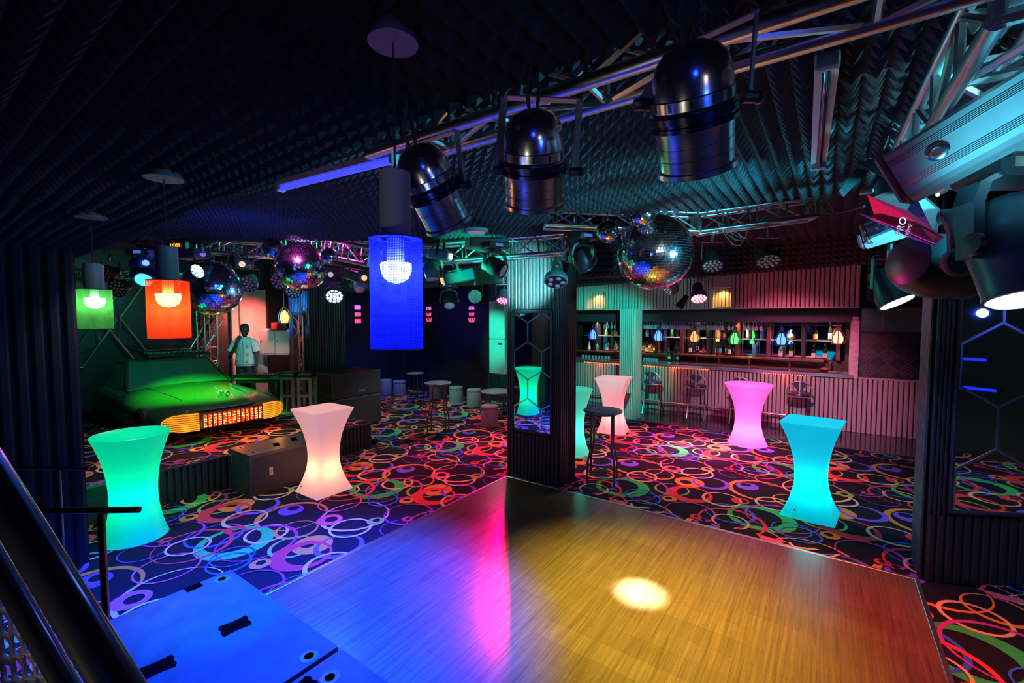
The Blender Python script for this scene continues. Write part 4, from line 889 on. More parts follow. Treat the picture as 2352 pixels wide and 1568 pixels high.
MB().box(Q @ Vector((.0, -.0, 0))+Vector((0, 0, .11))-Vector(_F)*.062, (.03, .03, .045), rot=Matrix.Rotation(YAW, 3, 'Z')).build('warning_label', mat('yellow_label', (.8, .6, .02), .5), r, label='yellow warning label') if False else None
lb_ = MB().box((0, 0, 0), (.002, .032, .045), rot=Matrix.Rotation(YAW, 3, 'Z')).build('warning_label', mat('yellow_label', (.85, .6, .02), .5), r); lb_.location = -A*.13-Vector(_F)*.052
m_ = MB()
for s2 in (-1, 1): strap(m_, Vector(_R)*s2*.07, Vector(_R)*s2*.05+Vector((0, 0, .26)), .022, .004, Vector(_F))
m_.build('yoke', gm, r)
# ---- moving heads
def moving_head(px, py, D, s, ax, label, body=None, lens=None, base=True, yaw=0., lit=None, es=3):
    """px,py: middle of the head; s: head length"""
    c = dp(px, py, D); b = body or blackp; r = thing('moving_head_light', label, 'stage light', c); A = Vector(ax).normalized(); R_ = s*.36
    MB().lathe([(0, -s*.46), (R_*.45, -s*.45), (R_*.78, -s*.38), (R_*.97, -s*.22), (R_*1.04, -s*.02), (R_*1.0, s*.16), (R_*.88, s*.30), (R_*.84, s*.36), (R_*.90, s*.37), (R_*.90, s*.43), (R_*.82, s*.44), (R_*.80, s*.40), (0, s*.40)], n=24, axis=A).build('head', b, r, True, 35)
    MB().lathe([(0, s*.405), (R_*.78, s*.405), (R_*.6, s*.43), (0, s*.445)], n=20, axis=A).build('lens', emi('mh_'+str(px), lit, es) if lit else (lens or lensm), r, True)
    s_ = (Vector(_R)*math.cos(yaw)+Vector((_F[0], _F[1], 0))*math.sin(yaw)).normalized(); f_ = Vector((0, 0, 1)).cross(s_); up_ = Vector((0, 0, 1)); rg = []
    for k in range(25):
        a = -PI*.12+PI*1.24*k/24; ca, sa = math.cos(a), math.sin(a); n_ = .55
        x = 1.36*math.copysign(abs(ca)**n_, ca); z = 1.62*math.copysign(abs(sa)**n_, sa) if sa > 0 else .9*sa
        o = s_*R_*x+up_*R_*z; q = s_*ca+up_*sa; w_ = R_*(.50+.22*max(0, sa)); t_ = R_*.24
        rg.append([o+f_*w_*i-q*t_*j for i, j in ((-.5, -.35), (-.38, -.5), (.38, -.5), (.5, -.35), (.5, .5), (-.5, .5))])
    MB().loft(rg).build('yoke', b, r, True, 40)
    for s2 in (-1, 1): MB().lathe([(0, -R_*.12), (R_*.44, -R_*.12), (R_*.44, R_*.06), (R_*.38, R_*.12), (R_*.14, R_*.12), (R_*.12, R_*.09), (0, R_*.09)], s_*s2*R_*1.42, 20, axis=s_*s2).build('pivot_cover', nz(mat('pivot', (.05, .06, .07), .35), 20, .1) if b is blackp else b, r, True, 30)
    rot = Matrix.Rotation(math.atan2(s_.y, s_.x), 3, 'Z')
    if base:
        MB().lathe([(0, R_*1.65), (R_*.7, R_*1.65), (R_*.7, R_*2.0), (0, R_*2.0)], n=20).build('turntable', b, r)
        MB().box((0, 0, R_*2.3), (R_*2.6, R_*2.2, R_*.7), rot=rot, bev=R_*.12).build('base', b, r)
        MB().box(Vector((0, 0, R_*2.3))+(-f_ if f_.dot(Vector(_F)) > 0 else f_)*R_*1.11, (R_*.9, R_*.04, R_*.3), rot=rot).build('display', mat('display', (.02, .03, .08), .2, emit=(.1, .3, 1), es=.5), r)
    return c
mint = nz(mat('green_lit_plastic', (.10, .30, .26), .35), 10, .2)  # green stage light put into the plastic's colour
moving_head(1137, 612, 4.4, .24, cdir(.75, -.45, -.3), 'black moving head light in a curved bracket under the round downlight', yaw=.5)
moving_head(1338, 596, 4.5, .27, cdir(.4, -.85, .2), 'bulky black moving head light between the pillar and the largest mirror ball', yaw=.4)
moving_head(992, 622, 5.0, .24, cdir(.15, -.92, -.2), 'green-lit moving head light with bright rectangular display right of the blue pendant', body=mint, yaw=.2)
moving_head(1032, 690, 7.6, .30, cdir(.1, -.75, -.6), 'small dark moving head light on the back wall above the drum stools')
moving_head(335, 630, 5.3, .30, cdir(.35, -.60, -.68), 'blue-lit moving head light with a teal lens left of the orange pendant', body=nz(mat('blue_lit_body', (.02, .05, .16), .35), 10, .2), lit=(.1, .9, .85), es=1.2)  # blue light on the body is part of its base colour
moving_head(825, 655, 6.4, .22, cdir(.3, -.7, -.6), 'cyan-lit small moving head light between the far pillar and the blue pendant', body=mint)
# scanners / projectors
def projector(px, py, D, d, label, sx=.16, sz=.13, L=.34, body=None, lc=(1, .5, .25), word=None):
    c = dp(px, py, D); d = Vector(d).normalized(); r = thing('effect_projector', label, 'stage light', c); q = d.to_track_quat('X', 'Z').to_matrix().to_4x4(); b = body or blackp
    def P(mb, n, m): o = mb.build(n, m, r, False); o.matrix_basis = q; return o
    P(MB().box((0, 0, 0), (L, sx, sz), bev=.012), 'housing', b); P(MB().lathe([(0, 0), (.03, 0), (.034, .02), (.028, .022), (0, .018)], (L/2, 0, 0), 16, axis=(1, 0, 0)), 'lens', emi('pl_'+str(px), lc, 1.4))
    P(MB().box((L*.1, 0, sz*.56), (L*.5, sx*.9, .006)), 'cooling_plate', steel_dark)
    m_ = MB()
    for s_ in (-1, 1): m_.box((0, s_*sx*.56, .07), (.025, .004, .16))
    m_.box((0, 0, .15), (.025, sx*1.14, .004)); P(m_, 'yoke', blackm)
    if word: t = text(word, .035, q @ Matrix.Translation((0, -sx/2-.002, 0)) @ Matrix.Rotation(PI/2, 4, 'X'), mat('print_white', (.6, .75, .8), .5), r)
    return r
projector(1052, 636, 4.9, Vector(_R)*-.9+Vector(_F)*-.3+Vector((0, 0, -.25)), 'box-shaped effect projector with an orange-lit opening right of the blue pendant', lc=(1, .45, .1), body=nz(mat('proj_navy', (.02, .03, .06), .3), 10, .2), word='SHINP')
projector(549, 600, 5.4, Vector(_R)*.6+Vector(_F)*-.7+Vector((0, 0, -.3)), 'black box-shaped projector above the teal-tinted LED par', lc=(.9, .5, .3))
projector(818, 632, 5.4, Vector(_R)*.7+Vector(_F)*-.6+Vector((0, 0, -.25)), 'black box-shaped projector with orange lens at the left of the blue pendant', lc=(1, .4, .2))
projector(765, 628, 5.9, Vector(_R)*.2+Vector(_F)*-.9+Vector((0, 0, -.2)), 'black angular projector behind the small right mirror ball', lc=(.3, .3, .3), sx=.26, sz=.2)
projector(440, 585, 5.3, Vector(_R)*.9+Vector(_F)*-.3, 'dark violet-lit box behind the orange pendant tube', sx=.2, sz=.1, body=nz(mat('violet_lit_box', (.10, .03, .10), .5), 10, .2), lc=(.1, .1, .6))  # violet light on the box put into its colour
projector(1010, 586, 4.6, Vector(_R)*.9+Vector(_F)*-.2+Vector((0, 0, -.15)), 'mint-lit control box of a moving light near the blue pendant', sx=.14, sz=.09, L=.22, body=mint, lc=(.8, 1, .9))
projector(320, 605, 5.2, Vector(_R)*.8+Vector(_F)*-.3, 'blue-lit control box with bright display above the teal lens', sx=.12, sz=.10, L=.2, body=nz(mat('blue_lit_box', (.03, .06, .3), .4), 10, .2), lc=(.2, .4, 1))  # box colour carries the blue light falling on it
# red numeric display
r = thing('dmx_display', 'small box with orange glowing numerals behind the orange pendant', 'display', dp(402, 563, 5.1)); q = Matrix.Rotation(YAW-PI/2, 4, 'Z')
o = MB().box((0, .04, 0), (.22, .06, .10), bev=.006).build('housing', blackp, r); o.matrix_basis = q
text('LOSS', .05, q @ Matrix.Rotation(PI/2, 4, 'X'), emi('digits', (1, .22, .02), 5), r, 'numerals')
# UV flat projector box under downlight
c = dp(1118, 560, 4.5); r = thing('laser_box', 'flat black fixture with a round underside hanging below the foam edge', 'stage light', c)
MB().box((0, 0, 0), (.40, .24, .09), rot=Matrix.Rotation(YAW-PI/2+.3, 3, 'Z'), bev=.01).build('housing', blackp, r)
MB().lathe([(0, -.075), (.09, -.072), (.11, -.06), (.115, -.045), (0, -.045)], n=24).build('round_base', steel_dark, r, True)
# ---- right-hand cluster near the camera
def led_bar(pa, pb, w_, h_, label, capm, roll=0., D2=None):
    a = Vector(pa); b = Vector(pb); r = thing('led_wash_bar', label, 'stage light', a); d = (b-a); L = d.length; x_ = d.normalized(); z_ = E0-(a+b)/2; z_ = (z_-x_*z_.dot(x_)).normalized(); y_ = z_.cross(x_); q = (Matrix((x_, y_, z_)).transposed() @ Matrix.Rotation(roll, 3, 'X')).to_4x4()
    def P(mb, n, m, sm=False): o = mb.build(n, m, r, sm); o.matrix_basis = q; return o
    pr = [(-w_/2, -h_/2), (w_/2, -h_/2), (w_/2+.008, -h_*.3), (w_/2, -h_*.12), (w_/2+.006, h_*.1), (w_/2, h_*.3), (w_*.42, h_/2), (-w_*.42, h_/2), (-w_/2, h_*.3), (-w_/2-.006, h_*.1), (-w_/2, -h_*.12), (-w_/2-.008, -h_*.3)]
    m_ = MB(); m_.loft([[(x, y, z) for y, z in pr] for x in (0, L)]); P(m_, 'extrusion', nz(mat('bar_alu', (.50, .58, .62), .38, .6), 12, .1))
    g = MB()
    for k in range(5): g.box((L/2, -w_*.30+k*w_*.03, h_/2+.001), (L, .0022, .003)); g.box((L/2, w_*.30-k*w_*.03, h_/2+.001), (L, .0022, .003))
    P(g, 'ridges', chrome_r)
    P(MB().box((-.012, 0, 0), (.024, w_*1.04, h_*1.04), bev=.008), 'end_cap', capm)
    P(MB().lathe([(0, 0), (.026, 0), (.028, .008), (.022, .012), (.012, .012), (.010, .004), (0, .004)], (L*.32, 0, h_/2), 20, axis=(0, 0, 1)), 'bolt', chrome_r, True)
    l_ = MB()
    for k in range(int(L/.04)): l_.lathe([(.013, 0), (.012, -.004), (0, -.006)], (.03+k*.04, 0, -h_/2), 8)
    P(l_, 'lenses', lensm); return r
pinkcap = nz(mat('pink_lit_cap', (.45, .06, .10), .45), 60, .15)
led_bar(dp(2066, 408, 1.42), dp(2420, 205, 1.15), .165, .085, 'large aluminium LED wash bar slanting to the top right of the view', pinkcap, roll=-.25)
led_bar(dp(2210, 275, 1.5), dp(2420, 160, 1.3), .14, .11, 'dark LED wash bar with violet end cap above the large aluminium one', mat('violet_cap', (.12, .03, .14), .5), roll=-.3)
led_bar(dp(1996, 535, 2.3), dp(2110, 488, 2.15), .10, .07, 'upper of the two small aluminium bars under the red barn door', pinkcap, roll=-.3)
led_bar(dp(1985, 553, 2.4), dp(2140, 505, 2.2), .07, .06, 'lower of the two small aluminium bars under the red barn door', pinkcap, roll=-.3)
# barn door light
c = dp(2080, 460, 1.9); r = thing('barn_door_light', 'black spotlight with spread barn doors, one flap lit red', 'spotlight', c)
def flap(pts, m, n='barn_door', label=None):
    P = [dp(*q)-c for q in pts]; nn = (P[1]-P[0]).cross(P[2]-P[0]).normalized()*.004; m_ = MB(); m_.loft([[p for p in P], [p+nn for p in P]]); o = m_.build(n, m, r)
    if label: o['label'] = label
flap([(1994, 448, 1.9), (2010, 492, 1.9), (2004, 500, 1.9), (2150, 560, 1.7), (2168, 545, 1.7), (2090, 486, 1.8)], nz(mat('red_lit_flap', (.75, .02, .12), .5), 60, .1), label='red-lit barn door flap')  # red light on the flap put into its base colour
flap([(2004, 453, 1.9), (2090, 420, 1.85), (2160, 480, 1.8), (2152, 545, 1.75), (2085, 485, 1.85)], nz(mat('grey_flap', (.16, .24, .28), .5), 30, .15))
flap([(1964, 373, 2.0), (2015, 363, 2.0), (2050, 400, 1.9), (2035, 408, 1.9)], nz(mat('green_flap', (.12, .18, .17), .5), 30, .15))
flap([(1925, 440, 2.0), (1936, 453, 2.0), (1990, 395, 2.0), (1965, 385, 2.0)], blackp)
flap([(2018, 505, 1.88), (1974, 489, 2.0), (2000, 495, 2.0), (2150, 562, 1.7), (2100, 548, 1.8)], mat('blue_lit_edge', (.08, .08, .5), .4), label='thin lower barn door edge lit blue')  # edge coloured blue for the light along it
MB().lathe([(0, -.09), (.05, -.09), (.07, -.04), (.075, .05), (.06, .06), (0, .05)], dp(2050, 425, 2.05)-c, 20, axis=cdir(-.6, -.3, -.6)).build('housing', blackp, r, True, 30)
MB().box(dp(1990, 440, 2.02)-c, (.03, .05, .02), bev=.004).build('hinge', chrome_r, r)
tx = (dp(2130, 545, 1.74)-dp(2020, 492, 1.86)).normalized(); ty = (dp(2065, 508, 1.8)-dp(2085, 545, 1.74)).normalized()
pm = mat('print_pink', (1, .45, .6), .5)
def flaptext(s, px, py, size):
    o_ = dp(px, py, 1.775)-c; x_ = (dp(px+3, py-10, 1.77)-dp(px, py, 1.77)).normalized(); n_ = -Vector(_F); y_ = n_.cross(x_).normalized(); x_ = y_.cross(n_); M = Matrix((( x_.x, y_.x, n_.x, o_.x), (x_.y, y_.y, n_.y, o_.y), (x_.z, y_.z, n_.z, o_.z), (0, 0, 0, 1))); text(s, size, M, pm, r)
flaptext('PRO', 2070, 520, .04); flaptext('TREME', 2087, 530, .02)
# big moving heads on the right
moving_head(2150, 612, 1.9, .36, cdir(1.0, -.16, .1), 'black moving head lying level beside the huge one at right', base=False, yaw=1.2)
c = dp(2345, 575, 1.35); r = thing('moving_head_light', 'huge dark moving head with glowing white lens at the right edge', 'stage light', c); A = cdir(-.02, -.97, -.22)
hb = nz(mat('head_grey', (.07, .10, .13), .35), 12, .15)
MB().lathe([(0, -.17), (.06, -.165), (.10, -.13), (.118, -.06), (.12, .0), (.112, .06), (.105, .13), (.108, .148), (.1, .15), (.095, .14), (0, .14)], n=36, axis=A).build('head', hb, r, True, 35)
MB().lathe([(0, .145), (.094, .145), (.098, .15), (.09, .158), (0, .165)], n=36, axis=A).build('lens', emi('white_lens2', (.92, .96, 1), 3.0), r, True)
m_ = MB(); rg = []
for (x, y, w_, t_, D) in ((2225, 595, .05, .03, 1.36), (2228, 540, .06, .035, 1.36), (2224, 470, .065, .035, 1.36), (2240, 425, .065, .035, 1.36), (2300, 392, .07, .04, 1.36)):
    q = dp(x, y, D)-c; rg.append([q+Vector(_F)*w_*a+Vector(_R)*t_*b for a, b in ((-.5, -.5), (.5, -.5), (.5, .5), (-.5, .5))])
m_.loft(rg); m_.build('yoke_arm', hb, r); MB().box(dp(2345, 395, 1.4)-c, (.3, .2, .07), rot=Matrix.Rotation(YAW-PI/2, 3, 'Z'), bev=.02).build('base', blackp, r)
MB().lathe([(0, 0), (.035, 0), (.03, .012), (0, .014)], dp(2238, 560, 1.32)-c, 20, axis=Vector(_R)*-1).build('pivot_cover', blackp, r, True)
c = dp(2270, 380, 1.7); r = thing('fixture_box', 'dark fixture base with tiny red and white indicator lights', 'stage light', c); MB().box((0, 0, 0), (.30, .22, .14), rot=Matrix.Rotation(YAW-PI/2+.4, 3, 'Z'), bev=.015).build('housing', blackp, r)
for (x, y, cc) in ((2233, 407, (1, .05, .0)), (2128, 443, (1, .02, .05)), (2113, 445, (.1, .5, 1)), (2154, 447, (.8, .8, .4))): MB().sphere(dp(x, y, 1.55)-c, .006, 8, 6).build('indicator', emi('ind%d' % x, cc, 6), r)
# loose wires by the truss ends
def wires(px, py, D, n, label, seed, spread=.12, m=None):
    random.seed(seed); c = dp(px, py, D); r = thing('loose_wires', label, 'wires', c); m_ = MB()
    for i in range(n):
        P = [Vector((random.uniform(-1, 1), random.uniform(-1, 1), random.uniform(-.8, .8)))*spread for _ in range(5)]
        Q = []
        for k in range(4):
            for u in (0, .25, .5, .75): Q.append(P[k].lerp(P[k+1], u)+Vector((0, 0, -.02*math.sin(u*PI))))
        m_.path(Q, .0028, 4, cap=False)
    m_.build('strands', m or mat('wire_mix', (.25, .3, .16), .5), r, True)
wires(1885, 462, 4.2, 8, 'tangle of loose wires at the open truss end', 3)
wires(1310, 578, 4.9, 5, 'pale loose wires tied where the green-lit trusses meet', 5, .14, mat('wire_pale', (.5, .7, .65), .5))
wires(560, 585, 5.4, 6, 'tangle of cables hanging from the pink-lit truss', 9, .2, mat('wire_teal', (.2, .5, .45), .5))
r = thing('power_cable', 'thin cable slung from the open truss end to the right-hand lights', 'cable', dp(1870, 487, 4.1)); o0 = r.location
MB().path([Vector((0, 0, 0)), dp(1920, 490, 3.6)-o0, dp(1950, 484, 3.2)-o0, dp(1985, 474, 2.6)-o0], .006, 6).build('cord', cable, r, True)
wires(1690, 538, 4.2, 3, 'white cable loops hanging under the truss above the LED pars', 11, .14, mat('wire_white', (.6, .6, .58), .5))
# ---- wall sconces
for i, (px, X) in enumerate(((985, 10.4), (1083, 10.4))):
    p = onX(px, 722, X-.06); r = thing('wall_sconce', ['slatted wall sconce glowing pink and violet, immediately right of the blue pendant', 'slatted wall sconce glowing pink and violet above the green-lit drum stool'][i], 'wall light', p)
    for z, w_ in ((.20, .22), (.0, .22), (-.17, .26)):
        m_ = MB()
        for k in range(4): m_.box((0, (k-1.5)*w_/4, z), (.012, .022, .10 if z > -.1 else .14), rot=Matrix.Rotation((k-1.5)*.2*(1 if z > .1 else -1), 3, 'X'))
        m_.build('light_slats', emi('sconce_a' if z > 0 else 'sconce_b', (.75, .15, .9) if z > 0 else (.9, .08, .25), 1.4), r)
    MB().box((.03, 0, 0), (.02, .24, .60), bev=.005).build('back_plate', blackm, r)
p = onY(822, 722, 11.95); r = thing('wall_sconce', 'slatted wall sconce glowing pink and violet between the far pillar and the blue pendant', 'wall light', p)
for z in (.22, .0, -.2): MB().box((0, 0, z), (.22, .012, .12), bev=.004).build('light_slats', MT['sconce_b' if z < .1 else 'sconce_a'], r)
MB().box((0, .03, 0), (.26, .02, .62)).build('back_plate', blackm, r)
# ---- air conditioner
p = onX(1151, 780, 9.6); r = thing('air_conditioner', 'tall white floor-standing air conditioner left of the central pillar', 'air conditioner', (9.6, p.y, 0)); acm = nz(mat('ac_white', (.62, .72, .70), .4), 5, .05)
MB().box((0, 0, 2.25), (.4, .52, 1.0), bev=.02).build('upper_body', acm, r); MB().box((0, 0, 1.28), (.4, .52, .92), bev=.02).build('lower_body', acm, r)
m_ = MB()
for k in range(6): m_.box((-.202, -.08, 2.5+k*.035), (.01, .30, .010))
m_.build('louvres', blackm, r); MB().box((-.202, -.12, 1.62), (.006, .12, .05)).build('control_panel', blackm, r)
for y in (-.24, .24):
    for x in (-.18, .18): MB().box((x, y, .41), (.04, .04, .82)).build('stand_leg', steel_dark, r)

# ---- things standing along the far side, seen only in the big mirror
def mirrored(px, py):
    n = n_.normalized(); p0 = Vector((5.2, -.74, 0)); d = ray(px, py); t = (p0-E0).dot(n)/d.dot(n); h = E0+d*t; d2 = d-n*2*d.dot(n); return h+d2*((-5.9-h.y)/d2.y)
_n = n_
for i, (xa, xb, y) in enumerate(((2205, 2268, 822), (2198, 2290, 886))):
    a = mirrored(xa, y); b = mirrored(xb, y); r = thing('glow_shelf', ['upper blue-glowing shelf edge reflected in the big right-hand mirror', 'lower blue-glowing shelf edge reflected in the big right-hand mirror'][i], 'shelf', (min(a.x, b.x), -5.9, a.z)); L = abs(a.x-b.x)
    MB().box((L/2, -.0, 0), (L, .16, .05), bev=.004).build('board', blackp, r); MB().box((L/2, .085, 0), (L, .01, .045)).build('light_edge', emi('shelf_blue', (.01, .03, 1), 1.3), r)
a = mirrored(2253, 719); r = thing('wall_spotlight', 'small blue spotlight reflected in the top of the big right-hand mirror', 'spotlight', a); MB().lathe([(0, -.1), (.07, -.1), (.08, 0), (0, 0)], n=16, axis=(0, 1, 0)).build('housing', blackp, r); MB().lathe([(0, .004), (.07, .004), (.07, 0), (0, 0)], n=16, axis=(0, 1, 0)).build('lens', emi('wall_blue', (.3, .4, 1), 9), r)
spot('wall_blue_light', a+Vector((0, .05, 0)), a+Vector((.3, 1, -.6)), (.02, .08, 1), 25, 100, .8, .05)
# ---- patterned wall tiles
tm = mat('relief_tile', (.10, .075, .09), .5)
m_ = MB(); Yt0, Yt1, Z0, Z1, cs = -2.1, -.50, 1.12, 2.0, .30
m_.box((11.385, (Yt0+Yt1)/2, (Z0+Z1)/2), (.02, Yt1-Yt0, Z1-Z0), 1)
for i in range(int((Yt1-Yt0)/cs)+1):
    for j in range(3):
        cy2, cz = Yt1-(i+.5)*cs, Z0+(j+.5)*cs
        for k in (1, 2, 3):
            d = k*cs/6.6
            for sy in (-1, 1):
                for sz in (-1, 1):
                    a = (cy2, cz+sz*d*1.1); b = (cy2+sy*d*1.1, cz); L = math.hypot(b[0]-a[0], b[1]-a[1]); an = math.atan2(b[1]-a[1], b[0]-a[0])
                    m_.box((11.37, (a[0]+b[0])/2, (a[1]+b[1])/2), (.014, L*.9, .016), rot=Matrix.Rotation(an, 3, 'X'))
o = m_.build('relief_panel', [tm, blackm]); tag(o, 'dark panel of raised diamond chevrons on the wall right of the bar', 'wall panel'); o['kind'] = 'thing'
hexmirror('hexagon_mirror', (11.34, -.50, 0), (0, -1, 0), (-1, 0, 0), 1.6, 2.02, 2.50, 'hexagon-patterned mirror above the chevron panel', 'mirror', .62)
# CCTV
p = dp(1969, 712, 9.3); r = thing('security_camera', 'pink-lit dome camera at the corner of the bar header', 'camera', p); MB().lathe([(0, .06), (.06, .06), (.062, .02), (.05, -.03), (.03, -.05), (0, -.055)], n=18).build('dome', white_paint, r, True, 40); MB().box((.06, 0, .04), (.1, .06, .04)).build('bracket', white_paint, r)
# ---- speakers
paint = mat('speaker_paint', (.045, .050, .060), .42, spec=.6)
nz(paint, 9, .25, .25, (1, 1, 1), 10)
cutm = mat('hole_shade', (.0015, .0015, .0015), 1., spec=.0)  # near black without sheen: shade of the holes, laid on as sheets
def handle_shade(mb, cx_, cyy, z, w_, h_, rot=0., mi=0):
    n = 10; P = []
    pts = [(-.5, -.42), (-.3, -.38), (0, -.36), (.3, -.38), (.5, -.42), (.56, -.2), (.50, 0), (.56, .2), (.5, .42), (.3, .38), (0, .36), (-.3, .38), (-.5, .42), (-.56, .2), (-.50, 0), (-.56, -.2)]
    q = [(cx_+(x*w_*math.cos(rot)-y*h_*math.sin(rot)), cyy+(x*w_*math.sin(rot)+y*h_*math.cos(rot))) for x, y in pts]; mb.prism(q, z-.06, z+.0015, mi)
def sub(name, x0, x1, y0, y1, h, label, word=None, notch=None, handles=(), cups=(), face=None):
    r = thing('subwoofer', label, 'speaker', ((x0+x1)/2, (y0+y1)/2, 0)); ox, oy = (x0+x1)/2, (y0+y1)/2; m_ = MB()
    P = [(x0, y0), (x1, y0), (x1, y1)]+([(q[0], q[1]) for q in notch] if notch else [])+[(x0, y1)]
    P = [(a-ox, b-oy) for a, b in P]; m_.prism(P, 0, h); m_.build('cabinet', paint, r)
    if handles:
        for (x, y, w_, h_, ro) in handles: m_ = MB(); handle_shade(m_, x-ox, y-oy, h, w_, h_, ro); m_.build('top_handle_shade', cutm, r)
    for (x, y) in cups: MB().lathe([(.028, .001), (.03, -.01), (.0, -.01)] if False else [(.020, .002), (.030, .002), (.046, .003), (.048, 0)], (x-ox, y-oy, h), 28).build('foot_cup', mat('cup_ring', (.13, .14, .15), .3), r, True, 30); MB().lathe([(0, .0042), (.024, .0042)], (x-ox, y-oy, h), 20).build('cup_recess_shade', cutm, r)
    return r, ox, oy
_q = fl(533, 1306, .55); NX1, NY1 = 1.345, _q.y
def _h(px, py, w_, h_, ro): q = fl(px, py, .55); return (q.x, q.y, w_, h_, ro)
NH1 = _h(540, 1437, .135, .14, -.15); NH3 = _h(361, 1533, .135, .14, -.15); NH2 = (1.07, 1.985, .145, .12, .1)
NC1 = _h(510, 1330, 0, 0, 0)[:2]; NC2 = _h(710, 1507, 0, 0, 0)[:2]; NC3 = _h(758, 1556, 0, 0, 0)[:2]
# near subwoofers with tops in view
sub('a', .63, NX1, 2.09, NY1, .55, 'near subwoofer lit blue, with hand slot, notch and two foot cups in its top', notch=None, handles=(NH1, NH3), cups=(NC1, NC2))
r2, _, _ = sub('b', .63, 1.345, .9, 2.06, .55, 'second near subwoofer at the bottom edge, next to the dance floor', handles=(NH2,), cups=(NC3,))
_s = [o for o in COL.objects if o.name == 'subwoofer'][0]
_n0, _n1 = fl(424, 1354, .55), fl(458, 1337, .55)
MB().box(((_n0.x+_n1.x)/2-_s.location.x, NY1-.03-_s.location.y, .42), (abs(_n1.x-_n0.x), .064, .264)).build('corner_notch_shade', cutm, _s)
# speaker in front of the stage
r, ox, oy = sub('c', 2.66, 3.98, 5.98, 6.58, .545, 'low black subwoofer standing against the stage front', handles=((3.42, 6.30, .17, .10, 1.2), (3.12, 6.22, .17, .10, 1.2)), cups=((2.76, 6.46), (2.76, 6.10)))
MB().box((0, -.302, .27), (1.24, .012, .46), bev=.004).build('front_grille', nz(mat('grille_cloth', (.05, .045, .045), .75), 150, .4), r)
MB().box((-.40, -.311, .28), (.045, .006, .10)).build('badge', mat('badge', (.75, .72, .7), .4), r)
text('Mega', .034, Matrix.Translation((-.40, -.3155, .28)) @ Matrix.Rotation(PI/2, 4, 'X') @ Matrix.Rotation(PI/2, 4, 'Z'), mat('badge_red', (.7, .03, .03), .4), r)
for y in (-.22, .22):
    for z in (.12, .42): MB().box((-.665, y, z), (.012, .06, .10), bev=.004).build('side_fitting', steel_dark, r)
# stacked speakers on the floor beside the far pillar
pL = fl(845, 985)
def stack(z0, z1, label, word):
    a = onX(722, 860, 4.9); x0, x1, y0, y1 = 5.20, 6.40, 8.10, 8.92
    r = thing('line_speaker', label, 'speaker', ((x0+x1)/2, (y0+y1)/2, z0)); w_, d_ = x1-x0, y1-y0; MB().box((0, 0, (z1-z0)/2), (w_, d_, z1-z0-.01), bev=.012).build('cabinet', paint, r)
    MB().box((.0, -d_/2-.004, (z1-z0)/2), (w_-.06, .010, z1-z0-.06), bev=.003).build('front_grille', MT['grille_cloth'], r)
    if word: text(word, .06, Matrix.Translation((.1, -d_/2-.011, .12)) @ Matrix.Rotation(PI/2, 4, 'X'), mat('print_grey', (.6, .6, .62), .5), r)
    return r
stack(0, .64, 'large black speaker forming the lower half of the stack by the far pillar', None); stack(.64, 1.17, 'large black speaker on top of the stack by the far pillar', 'MEGA')
# ---- car front used as DJ stand
carm = mat('car_paint', (.035, .07, .035), .30, 0.0, spec=.7, coat=.6)
r = thing('car', 'front half of a green car body with glowing grille serving as the DJ stand', 'car', (3.1, 7.5, .45))
# local: x across (-.85..+.85), y backwards, z up
def body_ring(y, hw, zb, zt, crown, nose=0.):
    P = []; n = 18
    for i in range(n+1):
        u = -1+2*i/n; x = hw*math.copysign(abs(u)**.9, u); z = zt+crown*(1-u*u)-(.10*(abs(u)**6)); P.append((x, y+nose*u*u, z))
    for (x, z) in ((hw*1.02, zt-.14), (hw*1.03, (zb+zt)/2), (hw*.97, zb), (-hw*.97, zb), (-hw*1.03, (zb+zt)/2), (-hw*1.02, zt-.14)): P.append((x, y+nose, z))
    return P
m_ = MB(); m_.loft([body_ring(.0, .80, .20, .47, .015, .20), body_ring(.03, .85, .18, .50, .02, .20), body_ring(.25, .90, .14, .535, .025, .10), body_ring(.8, .90, .12, .58, .035), body_ring(1.5, .90, .12, .62, .04), body_ring(2.1, .89, .12, .64, .035), body_ring(3.2, .88, .12, .65, .03)])
m_.build('bodywork', carm, r, True, 40)
# windscreen frame & glass, roof
m_ = MB(); W = [(-.76, 2.0, .63), (.82, 2.0, .63), (.70, 2.72, 1.05), (-.56, 2.72, 1.05)]
wind = nz(mat('windscreen', (.12, .18, .17), .3, spec=.8), 60, .3)
m_.add(W+[(x, y+.02, z-.005) for x, y, z in W], [(0, 1, 2, 3), (7, 6, 5, 4)]); m_.build('windscreen', wind, r)
m_ = MB()
for a, b in ((0, 1), (1, 2), (2, 3), (3, 0)): m_.tube(W[a], W[b], .026, 8)
m_.build('windscreen_frame', carm, r, True)
m_ = MB(); m_.loft([[(-.57, 2.72, 1.05), (.07, 2.72, 1.085), (.71, 2.72, 1.05), (.71, 2.72, 1.02), (-.57, 2.72, 1.02)], [(-.60, 3.2, 1.06), (.05, 3.2, 1.10), (.73, 3.2, 1.06), (.73, 3.2, 1.03), (-.60, 3.2, 1.03)]]); m_.build('roof', carm, r)
for s_ in (-1, 1):
    m_ = MB(); m_.loft([[(.04+s_*.79, 2.02, .63), (.07+s_*.63, 2.74, 1.03), (.07+s_*.65, 3.2, 1.04), (.04+s_*.80, 3.2, .63)], [(.04+s_*.77, 2.02, .63), (.07+s_*.61, 2.74, 1.03), (.07+s_*.63, 3.2, 1.04), (.04+s_*.78, 3.2, .63)]]); m_.build('side_window', wind, r)
MB().path([(-.90, 1.9, .60), (-.89, 3.2, .62)], .012, 6).build('chrome_trim', chrome, r)
